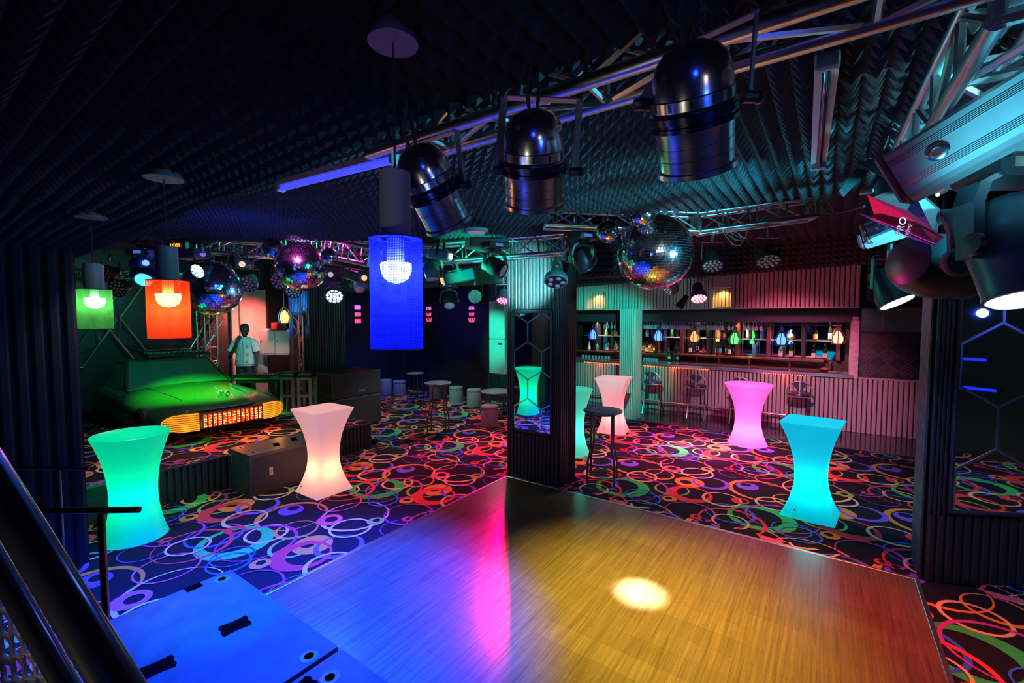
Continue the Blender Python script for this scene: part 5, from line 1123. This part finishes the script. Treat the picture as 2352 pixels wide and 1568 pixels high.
m_ = MB(); m_.path([(-.43, .14, .52), (-.47, .8, .613), (-.52, 1.96, .665)], .006, 6); m_.path([(.43, .14, .52), (.47, .8, .613), (.55, 1.96, .665)], .006, 6); m_.path([(-.7, 1.96, .655), (0, 1.94, .675), (.76, 1.96, .655)], .006, 6); m_.build('bonnet_gap', blackm, r)
# grille
m_ = MB(); m_.box((0, -.035, .34), (.88, .05, .24), bev=.01); m_.build('grille_surround', blackm, r)
g = MB()
for k in range(13): g.box((-.39+k*.065, -.066, .34), (.042, .02, .20), bev=.006)
g.build('grille_lamps', emi('grille_red', (1, .05, .0), .9), r, label=None) if False else g.build('grille_lamps', emi('grille_red', (1, .05, .0), .7), r)
d = MB(); random.seed(4)
for k in range(13):
    for j in range(5):
        for s_ in (-1, 1):
            if random.random() < .85: d.sphere((-.39+k*.065+s_*.011, -.08, .265+j*.036+random.uniform(-.006, .006)), .0085, 6, 4)
o = d.build('grille_bulbs', emi('grille_warm', (1, .45, .10), 7), r); o['kind'] = 'stuff'
for s_ in (-1, 1):
    L = MB(); n = 12; P = []
    for i in range(n+1):
        a = -PI/2+PI*i/n; P.append((s_*(.66+.20*math.cos(a)), .34+.125*math.sin(a)))
    P = [(s_*.46, .215)]+P+[(s_*.46, .465)]
    if s_ < 0: P = P[::-1]
    def curve(x): return -.06+ (max(0, abs(x)-.46)**2)*1.1
    L.loft([[(x, curve(x), z) for x, z in P], [(x, curve(x)+.05, z) for x, z in P]]); L.build('headlamp', emi('lamp_amber', (1, .36, .02), .95), r, label=None) if False else L.build('headlamp', emi('lamp_amber', (1, .36, .02), .95), r)
    b_ = MB()
    for k in range(8):
        z = .235+k*.030; hw_ = .20*math.sqrt(max(0, 1-((z-.34)/.125)**2)); x1 = s_*(.66+hw_); xs_ = [s_*.46+(x1-s_*.46)*q/6 for q in range(7)]; b_.path([(x, curve(x)-.008, z) for x in xs_], .0045, 5)
    b_.build('lamp_slats', mat('slat_brown', (.10, .03, .01), .5), r)
    point('car_lamp_glow', (3.1+s_*.62, 7.32, .70), (1, .34, .03), 3.0, .05)
point('car_grille_glow', (3.1, 7.3, .72), (1, .12, .02), 3.0, .05)
# ornament
m_ = MB(); m_.lathe([(0, 0), (.045, 0), (.048, .02), (.03, .03), (0, .02)], (.12, .46, .63), 16, axis=(.2, -1, .2)); m_.sphere((.08, .54, .65), .035, 10, 8); m_.tube((.04, .56, .70), (.09, .52, .60), .014); m_.tube((.06, .6, .66), (.02, .64, .72), .012); m_.tube((.08, .54, .56), (.08, .54, .64), .02); m_.path([(.02, .50, .58), (.0, .46, .64), (.03, .5, .70)], .008, 6)
m_.build('bonnet_ornament', mat('ornament', (.4, .42, .45), .25, .8), r, True)
# wheel
for s_ in (-1, 1):
    m_ = MB(); m_.lathe([(.10, -.09), (.22, -.10), (.26, -.07), (.26, .07), (.22, .10), (.10, .09)], (s_*.86, .75, .26), 24, axis=(1, 0, 0)); o = m_.build('wheel', mat('tyre', (.02, .02, .02), .7), r, True, 35)
    MB().lathe([(0, -.06), (.16, -.06), (.19, -.02), (.16, .04), (.05, .07), (0, .07)], (s_*.87, .75, .26), 20, axis=(s_, 0, 0)).build('hubcap', mat('hub', (.2, .14, .10), .4, .6), o, True)
# ---- DJ gear
desk = thing('dj_table', 'black DJ table with mixer decks in front of the DJ', 'table', dp(606, 930, 9.0)); desk.location.z = .45; desk.rotation_euler = (0, 0, YAW-PI/2)
MB().box((0, 0, .60), (.80, .42, .03)).build('tabletop', blackp, desk)
for x in (-.36, .36): MB().box((x, 0, .30), (.04, .38, .60)).build('leg', steel_dark, desk)
mx = thing('dj_controller', 'long DJ controller lying on the table in front of the DJ', 'DJ mixer', (desk.location.x, desk.location.y, 1.066)); mx.rotation_euler = desk.rotation_euler
MB().box((-.02, 0, .06), (.96, .34, .12), bev=.012).build('housing', blackp, mx); m_ = MB(); random.seed(5)
for i in range(14):
    for j in range(3): m_.lathe([(0, 0), (.012, 0), (.010, .02), (0, .02)], (-.42+i*.06, -.12+j*.10, .12), 8)
m_.build('knobs', mat('knob_teal', (.12, .35, .32), .3), mx)
m_ = MB(); m_.box((0, -.195, .045), (.9, .012, .02)); m_.build('front_strip', mat('strip_teal', (.15, .35, .32), .4), mx)
for x in (-.3, .32): MB().lathe([(0, 0), (.085, 0), (.085, .018), (.06, .022), (0, .022)], (x, .02, .12), 24).build('jog_wheel', steel_dark, mx, True)
text('DXR', .075, Matrix.Translation((.34, -.20, .08)) @ Matrix.Rotation(PI/2, 4, 'X'), mat('print_teal', (.3, .65, .6), .4), mx)
dk = thing('dj_deck', 'row of DJ decks resting on the roof of the green car', 'DJ mixer', (3.35, 10.45, 1.565)); MB().box((0, 0, .03), (1.0, .42, .06), bev=.01).build('housing', blackp, dk)
m_ = MB(); 
for i in range(10): m_.lathe([(0, 0), (.02, 0), (.016, .03), (0, .03)], (-.42+i*.09, -.1, .06), 8); m_.box((-.42+i*.09, .08, .07), (.04, .05, .02))
m_.build('knobs', mat('knob_grey', (.2, .3, .28), .35), dk)
for (px, lab_) in ((668, 'wooden open stand with audio gear on top, nearer the DJ'), (707, 'wooden open stand with audio gear on top, beside the far pillar')):
    q = dp(px, 940, 8.7); r = thing('gear_stand', lab_, 'stand', (q.x, q.y, .45)); r.rotation_euler = (0, 0, YAW-PI/2)
    m_ = MB()
    for x in (-.11, .11):
        for y in (-.11, .11): m_.box((x, y, .35), (.05, .05, .70))
    for z in (.03, .36, .69): m_.box((0, -.11, z), (.24, .05, .05)); m_.box((0, .11, z), (.24, .05, .05))
    m_.build('frame', mat('plywood', (.32, .30, .24), .6), r); MB().box((0, 0, .725), (.27, .27, .02)).build('shelf', blackp, r)
    g_ = thing('audio_unit', 'small audio unit with knobs on the '+('nearer' if px < 700 else 'farther')+' wooden gear stand', 'audio unit', (q.x, q.y, 1.185)); g_.rotation_euler = r.rotation_euler
    MB().box((0, 0, .04), (.25, .22, .08), bev=.008).build('housing', blackp, g_); m_ = MB()
    for i in range(6): m_.lathe([(0, 0), (.012, 0), (.01, .015), (0, .015)], (-.10+i*.04, -.112, .045), 8, axis=(0, -1, 0))
    m_.build('knobs', mat('knob_blue', (.15, .4, .6), .3), g_)
# wall cabinets
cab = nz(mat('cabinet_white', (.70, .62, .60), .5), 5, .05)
for k, (px, D, lab_) in enumerate(((614, 10.3, 'white wall cabinet nearest to the DJ, door in shadow'), (650, 10.25, 'white wall cabinet lit pink, next to the blue-lit mirror'))):
    q = dp(px, 785, D); r = thing('wall_cabinet', lab_, 'cabinet', q); r.rotation_euler = (0, 0, YAW-PI/2)
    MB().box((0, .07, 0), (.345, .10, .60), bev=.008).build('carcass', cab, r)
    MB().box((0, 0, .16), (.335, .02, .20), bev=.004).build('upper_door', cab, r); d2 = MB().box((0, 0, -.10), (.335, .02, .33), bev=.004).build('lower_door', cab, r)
    MB().box((-.13, -.018, .02), (.015, .02, .04)).build('latch', blackm, d2)
q = dp(645, 750, 10.3); r = thing('storage_box', 'dark red box on top of the white wall cabinets', 'box', q); MB().box((0, 0, 0), (.34, .2, .16), rot=Matrix.Rotation(YAW-PI/2, 3, 'Z'), bev=.006).build('carton', nz(mat('red_box', (.25, .03, .03), .6), 10, .2), r); MB().box((0, 0, .085), (.345, .205, .01), rot=Matrix.Rotation(YAW-PI/2, 3, 'Z')).build('lid', MT['red_box'], r)
# ---- DJ
skin = mat('skin', (.055, .028, .018), .5)
def skinned(name, verts, edges, root, m, parent=None, sub=2):
    me = bpy.data.meshes.new(name); me.from_pydata([v[:3] for v in verts], edges, []); o = bpy.data.objects.new(name, me); COL.objects.link(o)
    md = o.modifiers.new('skin', 'SKIN'); me.skin_vertices or None
    for i, v in enumerate(verts):
        s_ = me.skin_vertices[0].data[i]; s_.radius = (v[3], v[4] if len(v) > 4 else v[3]); s_.use_root = (i == root)
    md.use_smooth_shade = True; sd = o.modifiers.new('sub', 'SUBSURF'); sd.levels = sub; sd.render_levels = sub; me.materials.append(m)
    if parent: o.parent = parent
    return o
P0 = dp(567, 900, 9.6); P0.z = .45
dj = thing('person', 'person in light embroidered short-sleeved shirt, hand raised to face, behind the DJ table', 'person', P0); dj.rotation_euler = (0, 0, YAW-PI/2); dj.scale = (1.06, 1.06, 1.01)
# local: x right in the picture, -y toward the camera, z up. figure slightly turned to its left
V = [(0, 0, .88, .13, .10), (0, 0, 1.05, .125, .095), (0, 0, 1.22, .15, .105), (0, -.01, 1.33, .13, .09), (0.01, -.02, 1.41, .05, .05), (.02, -.05, 1.47, .05, .05),
     (-.17, 0, 1.33, .055), (-.25, -.06, 1.10, .045), (-.24, -.14, 1.00, .038), (-.10, -.20, 1.22, .03), (-.045, -.20, 1.36, .024),
     (.17, 0, 1.33, .055), (.25, -.03, 1.12, .045), (.27, -.10, 1.02, .036), (.36, -.26, .86, .028), (.38, -.31, .80, .024),
     (-.09, 0, .80, .085), (-.10, -.02, .46, .06), (-.10, .02, .10, .045), (-.11, -.08, .04, .04), (.09, 0, .80, .085), (.10, -.02, .46, .06), (.10, .02, .10, .045), (.11, -.08, .04, .04)]
E_ = [(0, 1), (1, 2), (2, 3), (3, 4), (4, 5), (3, 6), (6, 7), (7, 8), (8, 9), (9, 10), (3, 11), (11, 12), (12, 13), (13, 14), (14, 15), (0, 16), (16, 17), (17, 18), (18, 19), (0, 20), (20, 21), (21, 22), (22, 23)]
def hand(V, E_, wi, pos, d, side, curl):
    """five finger chains from wrist index wi"""
    w_ = Vector(pos); d = Vector(d).normalized(); s_ = Vector(side).normalized(); n_ = d.cross(s_); b = len(V); pc = w_+d*.045; V.append((*pc, .026, .018)); E_.append((wi, b))
    for k, (o, L) in enumerate(((-.030, .062), (-.010, .074), (.010, .070), (.028, .056))):
        p1 = pc+d*.035+s_*o; p2 = p1+(d*.8+n_*curl).normalized()*L*.5; p3 = p2+(d*.4+n_*curl*1.6).normalized()*L*.5; i = len(V); V.extend([(*p1, .0095), (*p2, .0085), (*p3, .007)]); E_.extend([(b, i), (i, i+1), (i+1, i+2)])
    t1 = w_+d*.02-s_*.035; t2 = t1+d*.03-s_*.022+n_*.01; i = len(V); V.extend([(*t1, .011), (*t2, .009)]); E_.extend([(b, i), (i, i+1)])
hand(V, E_, 10, (-.045, -.20, 1.36), (.25, .25, .8), (1, 0, -.3), .6); hand(V, E_, 15, (.38, -.31, .80), (.25, -.55, -.6), (1, .3, 0), .4)
skinned('body', V, E_, 0, skin, dj, 1)
# head
def head_mesh():
    m_ = MB(); rings = []; prof = [(0, .0, -.115), (.035, -.05, -.108), (.052, -.03, -.09), (.064, -.012, -.06), (.070, -.004, -.02), (.075, 0, .03), (.074, .004, .07), (.060, .006, .105), (.035, .008, .125), (0, .01, .132)]
    for r_, dy, z in prof:
        rings.append([(r_*1.0*math.sin(a), dy+r_*1.25*-math.cos(a), z) for a in [2*PI*k/20 for k in range(20)]])
    m_.loft(rings, cap=False)
    m_.loft([[(x*.012, -.090, .015) for x in (-1, 0, 1, 0)], [(x*.018, -.105+.008*abs(x), -.012) for x in (-1, -.3, 1, .3)], [(x*.014, -.088, -.024) for x in (-1, 0, 1, 0)]])
    for s_ in (-1, 1): m_.sphere((s_*.076, .005, .0), .028, 10, 8, sc=(.35, .7, 1)); m_.sphere((s_*.028, -.082, .022), .013, 8, 6)
    m_.sphere((0, -.088, -.048), .02, 10, 6, sc=(1.2, .45, .4)); return m_
hd = head_mesh().build('head', skin, dj, True, 80); hd.location = (.03, -.06, 1.575); hd.rotation_euler = (.35, 0, .35)
hr = MB(); rings = []
for r_, dy, z in ((.080, .016, .02), (.083, .016, .05), (.079, .012, .085), (.062, .010, .118), (.035, .01, .137), (0, .01, .142)): rings.append([(r_*math.sin(a), dy+r_*1.2*-math.cos(a), z+.022*(-math.cos(a))*-1*(1 if z < .05 else 0)*-1) for a in [2*PI*k/20 for k in range(20)]])
hr.loft(rings, cap=False); o = hr.build('hair', mat('hair', (.008, .007, .007), .8), dj, True, 80); o.location = hd.location; o.rotation_euler = hd.rotation_euler
shirt = mat('shirt', (.42, .62, .60), .75); nz(shirt, 14, .10)
def torso(name, rs, m):
    m_ = MB(); m_.loft([[(cx_+rx*math.sin(a), cyy-ry*math.cos(a), z) for a in [2*PI*k/28 for k in range(28)]] for cx_, cyy, rx, ry, z in rs], cap=False); return m_.build(name, m, dj, True, 80)
sh = torso('shirt', [(0, 0, .205, .145, .83), (0, 0, .20, .140, .92), (0, 0, .185, .132, 1.05), (0, 0, .188, .130, 1.18), (0, -.005, .195, .125, 1.28), (0, -.01, .17, .105, 1.37), (0.005, -.015, .11, .085, 1.42), (.01, -.02, .062, .062, 1.44)], shirt)
for s_, e in ((-1, (-.25, -.06, 1.12)), (1, (.25, -.03, 1.13))):
    m_ = MB(); m_.path([(s_*.13, 0, 1.345), (s_*.18, -.01, 1.31), (s_*.225, -.03, 1.22), e], [.072, .078, .076, .082], 16, cap=False); m_.build('sleeve', shirt, sh, True)
trim = mat('embroidery', (.10, .22, .24), .8); m_ = MB()
def sy(x, z):
    ry = .140 if z < 1.0 else .130; rx = .20 if z < 1.0 else .190; return -ry*math.sqrt(max(.05, 1-(x/rx)**2))-.005
for i in range(12):
    z = .86+i*.043
    for x in (-.028, .028): m_.box((x, sy(x, z), z), (.008, .006, .040))
for x0_, z0_ in ((-.10, 1.22), (.10, 1.24), (-.11, 1.07), (.10, 1.06), (-.11, .93), (.09, .92)):
    n = 12; m_.path([(x0_+.022*math.cos(2*PI*k/n), sy(x0_, z0_)-.002, z0_+.022*math.sin(2*PI*k/n)) for k in range(n)], .0045, 4, closed=True); m_.sphere((x0_, sy(x0_, z0_), z0_), .008, 6, 4)
m_.build('embroidery', trim, sh)
m_ = MB(); m_.loft([[(.207*math.sin(a), -.147*math.cos(a), z) for a in [2*PI*k/28 for k in range(28)]] for z in (.845, .870)], cap=False); m_.build('hem_band', trim, sh)
tr = MB()
for s_ in (-1, 1): tr.path([(s_*.08, 0, .86), (s_*.10, -.02, .46), (s_*.10, .02, .08)], [.105, .085, .07], 14)
tr.build('trousers', mat('trousers', (.02, .02, .03), .8), dj, True)
for s_ in (-1, 1): MB().sphere((s_*.105, -.06, .045), .06, 12, 8, sc=(.8, 1.9, .75)).build('shoe', blackp, dj, True)
# ---- drum kit reflection zone left out; handrails
railm = mat('rail_black', (.02, .021, .026), .24, .3, spec=.9, coat=.6)
c0 = dp(-70, 1010, .62); c1_ = dp(268, 1568, .52); c2_ = dp(400, 1790, .50)
r = thing('handrail', 'thick glossy black handrail slanting across the near left corner', 'handrail', c0)
MB().path([Vector((0, 0, 0)), c1_-c0, c2_-c0], .021, 28).build('top_rail', railm, r, True)
lo = Vector(_R)*-.03+Vector((0, 0, -.06))
MB().path([lo, c1_-c0+lo, c2_-c0+lo], .012, 16).build('lower_rail', railm, r, True)
# knitted net panel under the rail
net = MB(); t = (c1_-c0); nL = t.normalized(); dn = Vector((0, 0, -1)); random.seed(3)
for i in range(15):
    for j in range(10):
        o_ = nL*(-.02+i*.034)+dn*(.075+j*.032+.0)+Vector(_R)*-.04; sL = .026
        net.path([o_+nL*sL*math.cos(q*PI/4)*.75+dn*sL*math.sin(q*PI/4)*.55+Vector(_F)*.004*math.sin(q*2.1) for q in range(8)], .0026, 5, closed=True)
nt_ = net.build('wire_mesh', mat('net_wire', (.26, .20, .20), .4, .6), r, True); nt_['kind'] = 'stuff'
c = MB(); 
for k in range(40):
    o_ = nL*(.0+k*.0145)+dn*.066+Vector(_R)*-.038; c.box(o_, (.010, .006, .014), rot=Matrix.Rotation(random.uniform(-.5, .5), 3, 'Y'))
c.build('edge_stitches', mat('stitch', (.45, .33, .32), .5), r)
# stair rails beyond
def rail(q0, q1, post, label, D0, D1, rr=.013):
    a = dp(*q0, D0); b = dp(*q1, D1); r = thing('stair_rail', label, 'handrail', a); MB().path([Vector((0, 0, 0)), b-a], rr, 14).build('rail', railm, r, True)
    p = dp(post[0], post[1], D0+(D1-D0)*(post[0]-q0[0])/(q1[0]-q0[0])); MB().tube(p-a, Vector((p.x, p.y, .0))-a, rr*1.0, 12).build('post', railm, r, True)
rail((60, 1174), (320, 1170), (232, 1180), 'dark stair rail end in front of the teal cocktail table', 1.75, 1.75, .0125)
rail((-30, 1072), (203, 1076), (134, 1080), 'thinner dark stair rail in front of the slatted wall end', 2.3, 2.3, .009)
# ============================================================ LIGHTING (stage light pools, with unseen fill lamps added)
def sp(name, src, px, py, col, pw, deg, blend=.7, size=.05, z=0.): return spot(name, src, fl(px, py, z), col, pw, deg, blend, size)
# blue wash over the near subwoofers and the carpet left of the dance floor
spot('blue_wash', (2.3, 2.0, 3.0), (1.65, 3.1, 0), (.0, .045, 1), 7500, 74, .8, .06)
sp('cyan_spot', (1.45, 3.3, 2.9), 525, 1390, (.0, .55, 1), 420, 30, 1., .05, .5)
# warm light on the wood
sp('yellow_wash', (3.1, 1.3, 3.05), 1480, 1390, (.92, .88, .08), 1150, 58, .95, .06)
sp('white_core', (3.0, 1.5, 3.05), 1470, 1365, (1, .95, .6), 9000, 9, 1.0, .04)  # unseen narrow spot added in place of a lamp's reflection
sp('red_wash', (4.3, -.1, 3.0), 1800, 1420, (1, .07, .03), 500, 76, .9, .08)
# magenta pools
sp('magenta_floor', (7.6, 5.4, 2.75), 1105, 1060, (1, .0, .22), 800, 62, .8, .06)
spot('magenta_wood', (6.12, 4.43, 2.75), fl(1120, 1300), (1, .0, .09), 950, 22, 1., .02)
sp('pink_bar', (8.3, 1.9, 2.5), 1600, 1035, (1, .04, .26), 900, 92, .9, .06)
sp('pink_bar_core', (8.4, 1.9, 2.95), 1605, 1030, (1, .45, .75), 1100, 34, 1., .05)
spot('red_bar_front', (6.6, .9, 2.9), (11.0, .6, 1.0), (1, .04, .12), 420, 46, .6, .04)
spot('violet_bar_front', (5.6, .4, 2.9), (11.3, .8, .35), (.85, .42, .66), 900, 46, .9, .06)
spot('soffit_red', (6.4, .8, 2.75), (9.9, .4, 2.9), (1, .02, .06), 60, 40, .5, .03)
spot('teal_bar', (6.2, 2.2, 2.7), (10.9, 5.2, 1.0), (.0, 1, .72), 800, 48, .5, .04)
spot('teal_soffit', (6.0, 1.9, 2.6), (9.9, 2.9, 2.8), (.2, 1, .85), 70, 40, .6, .03)
# green lights in the middle
spot('green_truss', (3.2, 2.7, 2.6), (4.1, 3.3, 3.1), (.0, 1, .48), 190, 66, .8, .05)
spot('green_truss_b', (4.3, 5.9, 2.6), (4.5, 4.2, 3.25), (.0, 1, .55), 160, 90, .8, .06); spot('green_truss_d', (4.3, 1.4, 2.7), (3.9, 2.0, 3.2), (.0, 1, .6), 50, 80, .8, .05)
point('green_truss_c', (3.7, 6.2, 3.35), (.0, 1, .6), 26, .06)
point('cyan_truss', (3.3, 1.6, 3.32), (.1, .9, .75), 10, .05)
spot('pillar_cyan', (4.3, 3.3, 2.7), (5.25, 3.45, 2.85), (.30, .95, 1), 420, 60, .7, .03)
spot('teal_ac', (6.6, 6.8, 2.6), (9.6, 7.3, 1.7), (.0, 1, .65), 420, 32, .8, .04)
spot('teal_stools', (6.6, 8.3, 2.9), (9.3, 7.7, .2), (.0, 1, .6), 160, 34, .8, .04)
spot('blue_wall', (8.0, 8.8, 2.6), (10.4, 9.3, 2.1), (.02, .05, 1), 90, 60, .9, .05)
spot('crimson_stool', (6.3, 5.1, 2.8), (7.5, 5.9, .3), (1, .0, .12), 160, 38, .6, .03)
spot('blue_stools', (7.4, 9.6, 2.9), (8.8, 11, .3), (.02, .06, 1), 220, 70, .8, .05)
# ceiling: cyan from the right, violet on the far left
spot('cyan_ceiling', (2.6, -.95, 2.66), (2.75, .15, 3.24), (.05, .72, 1), 330, 100, .6, .03); spot('cyan_ceiling_b', (3.3, .55, 2.7), (3.1, .5, 3.24), (.05, .65, .9), 16, 120, .8, .05)
spot('cyan_truss_right', (2.0, -1.1, 2.75), (2.2, -.35, 3.1), (.3, .9, 1), 70, 80, .8, .05)
spot('cyan_bar_fill', (1.25, -.15, 2.45), (1.85, -.50, 2.85), (.12, .75, 1), 50, 46, .9, .05)  # unseen cyan spot added to brighten the wash bar
spot('violet_foam', (3.3, 6.6, 2.4), (2.2, 5.9, 3.24), (.75, .12, .8), 60, 110, .9, .05)
point('magenta_balls', (3.3, 4.9, 3.2), (1, .05, .6), 14, .05)
spot('magenta_ball_key', (2.4, 4.5, 3.1), dp(692, 590, 5.2), (1, .1, .75), 260, 40, .8, .04)
point('blue_ball', (1.9, 4.2, 2.75), (.02, .08, 1), 10, .04)
spot('foam_grey', (3.2, 1.1, 2.5), (3.2, 1.1, 3.24), (.15, .65, .75), 7, 130, .9, .06)
# stage
spot('green_bonnet', (2.4, 7.4, 3.3), (3.1, 8.6, 1.0), (.02, 1, .02), 2200, 44, .7, .04)
spot('green_bonnet_b', (3.3, 7.6, 3.2), (3.1, 8.5, 1.0), (.1, 1, .03), 1200, 34, .8, .04)
spot('red_pier', (5.2, 10.2, 2.4), (5.05, 11.1, 1.9), (1, .14, .10), 150, 110, .9, .04)
spot('red_cabinets', (4.3, 8.2, 2.6), (4.75, 9.3, 1.7), (1, .35, .36), 120, 40, .9, .04)
spot('cyan_person', (3.6, 8.2, 3.0), (4.55, 10.1, 1.7), (.3, .95, 1), 90, 40, .8, .04)
spot('cyan_stage', (2.4, 8.2, 2.9), (3.0, 11.0, 1.6), (.0, .9, .6), 55, 90, .9, .05)
spot('blue_column', (3.9, 9.2, 2.4), (5.25, 9.4, 2.5), (.03, .30, 1), 420, 62, .8, .03)
# blue edge on the right pillar, right carpet
spot('blue_pillar', (3.6, .6, 2.4), (5.4, -.72, .9), (.10, .28, 1), 170, 40, .9, .03)
# warm niches above the bar
for (a, b) in ((n1a, n1b), (n2a, n2b)): spot('niche', (10.02, (a+b)/2, 2.90), (10.14, (a+b)/2, 2.5), (1, .5, .12), 16, 120, .9, .02)
# back bar downlights
for y in (-.0, .9, 1.8, 2.7, 3.4, 4.6, 5.6): spot('back_bar_downlight', (12.35, y, 2.22), (12.5, y, 1.2), (1, .55, .42), 70, 120, .9, .03)
area('bar_header_blue', (10.6, 2.8, 2.47), (10.6, 2.8, 0), (.1, .12, 1), 9, .1, 6.)
# unseen neutral fill spots added to bring out the carpet's colours
for (x, y, pw) in ((1.5, 5.5, 60), (7.2, 1.2, 120), (7.3, 6.6, 130), (8.3, 9.4, 70), (2.4, 7.6, 40), (3.9, 6.2, 60), (3.4, -3.6, 120), (5.0, -1.3, 8), (3.9, -1.9, 24), (.6, 4.9, 16), (8.4, -.2, 26)):
    spot('carpet_fill', (x, y, 3.0), (x, y, 0), (.85, .9, 1), pw, 100, .5, .08)

point('blue_back_lamp', (-1.1, -.7, 2.75), (.02, .06, 1), 12, .10)
point('warm_back_fill', (-.4, -1.6, 2.4), (1, .8, .55), 4, .12)  # unseen warm fill added behind the camera
spot('cyan_ball', (3.6, -.6, 2.55), dp(1503, 580, 4.25), (.1, .7, 1), 520, 30, .8, .05)
spot('white_ball', (2.6, .2, 2.9), dp(1503, 580, 4.25), (.7, .85, 1), 120, 30, .8, .05)

spot('blue_ball_key', (3.3, 4.6, 2.4), dp(487, 662, 5.0), (.03, .25, 1), 160, 30, .8, .05)
spot('cyan_stage_ball', (2.9, 6.4, 2.2), dp(487, 662, 5.0), (.0, .8, .7), 80, 30, .8, .05)

spot('rail_blue', (.9, 2.3, 2.75), dp(170, 1280, .57), (.02, .18, 1), 420, 26, .9, .04)  # unseen spot added to put a blue highlight on the handrail
spot('rail_red', (1.3, .2, 2.85), dp(250, 1480, .55), (1, .02, .08), 160, 20, .9, .04)  # unseen spot added for a red highlight at the rail's lower end
spot('pillar_violet', (6.8, 1.2, 2.6), (5.5, -.72, 1.9), (.8, .4, .7), 50, 40, .9, .04)

spot('column_crimson', (8.4, -.4, 2.2), (10.0, 3.5, 1.3), (1, .02, .12), 130, 24, .7, .04)

spot('flap_pink', (2.7, .9, 2.0), dp(2085, 510, 1.8), (1, .04, .28), 90, 24, .8, .03)
spot('can_fill_white', (-.3, .7, 1.7), dp(1226, 365, 1.4), (1, .85, .65), 8, 42, .9, .08)  # unseen warm spot added to brighten the chrome cans
spot('can_fill_blue', (.3, -.9, 2.2), dp(1226, 350, 1.4), (.03, .12, 1), 14, 50, .9, .08)  # unseen blue spot added for the cans' reflections
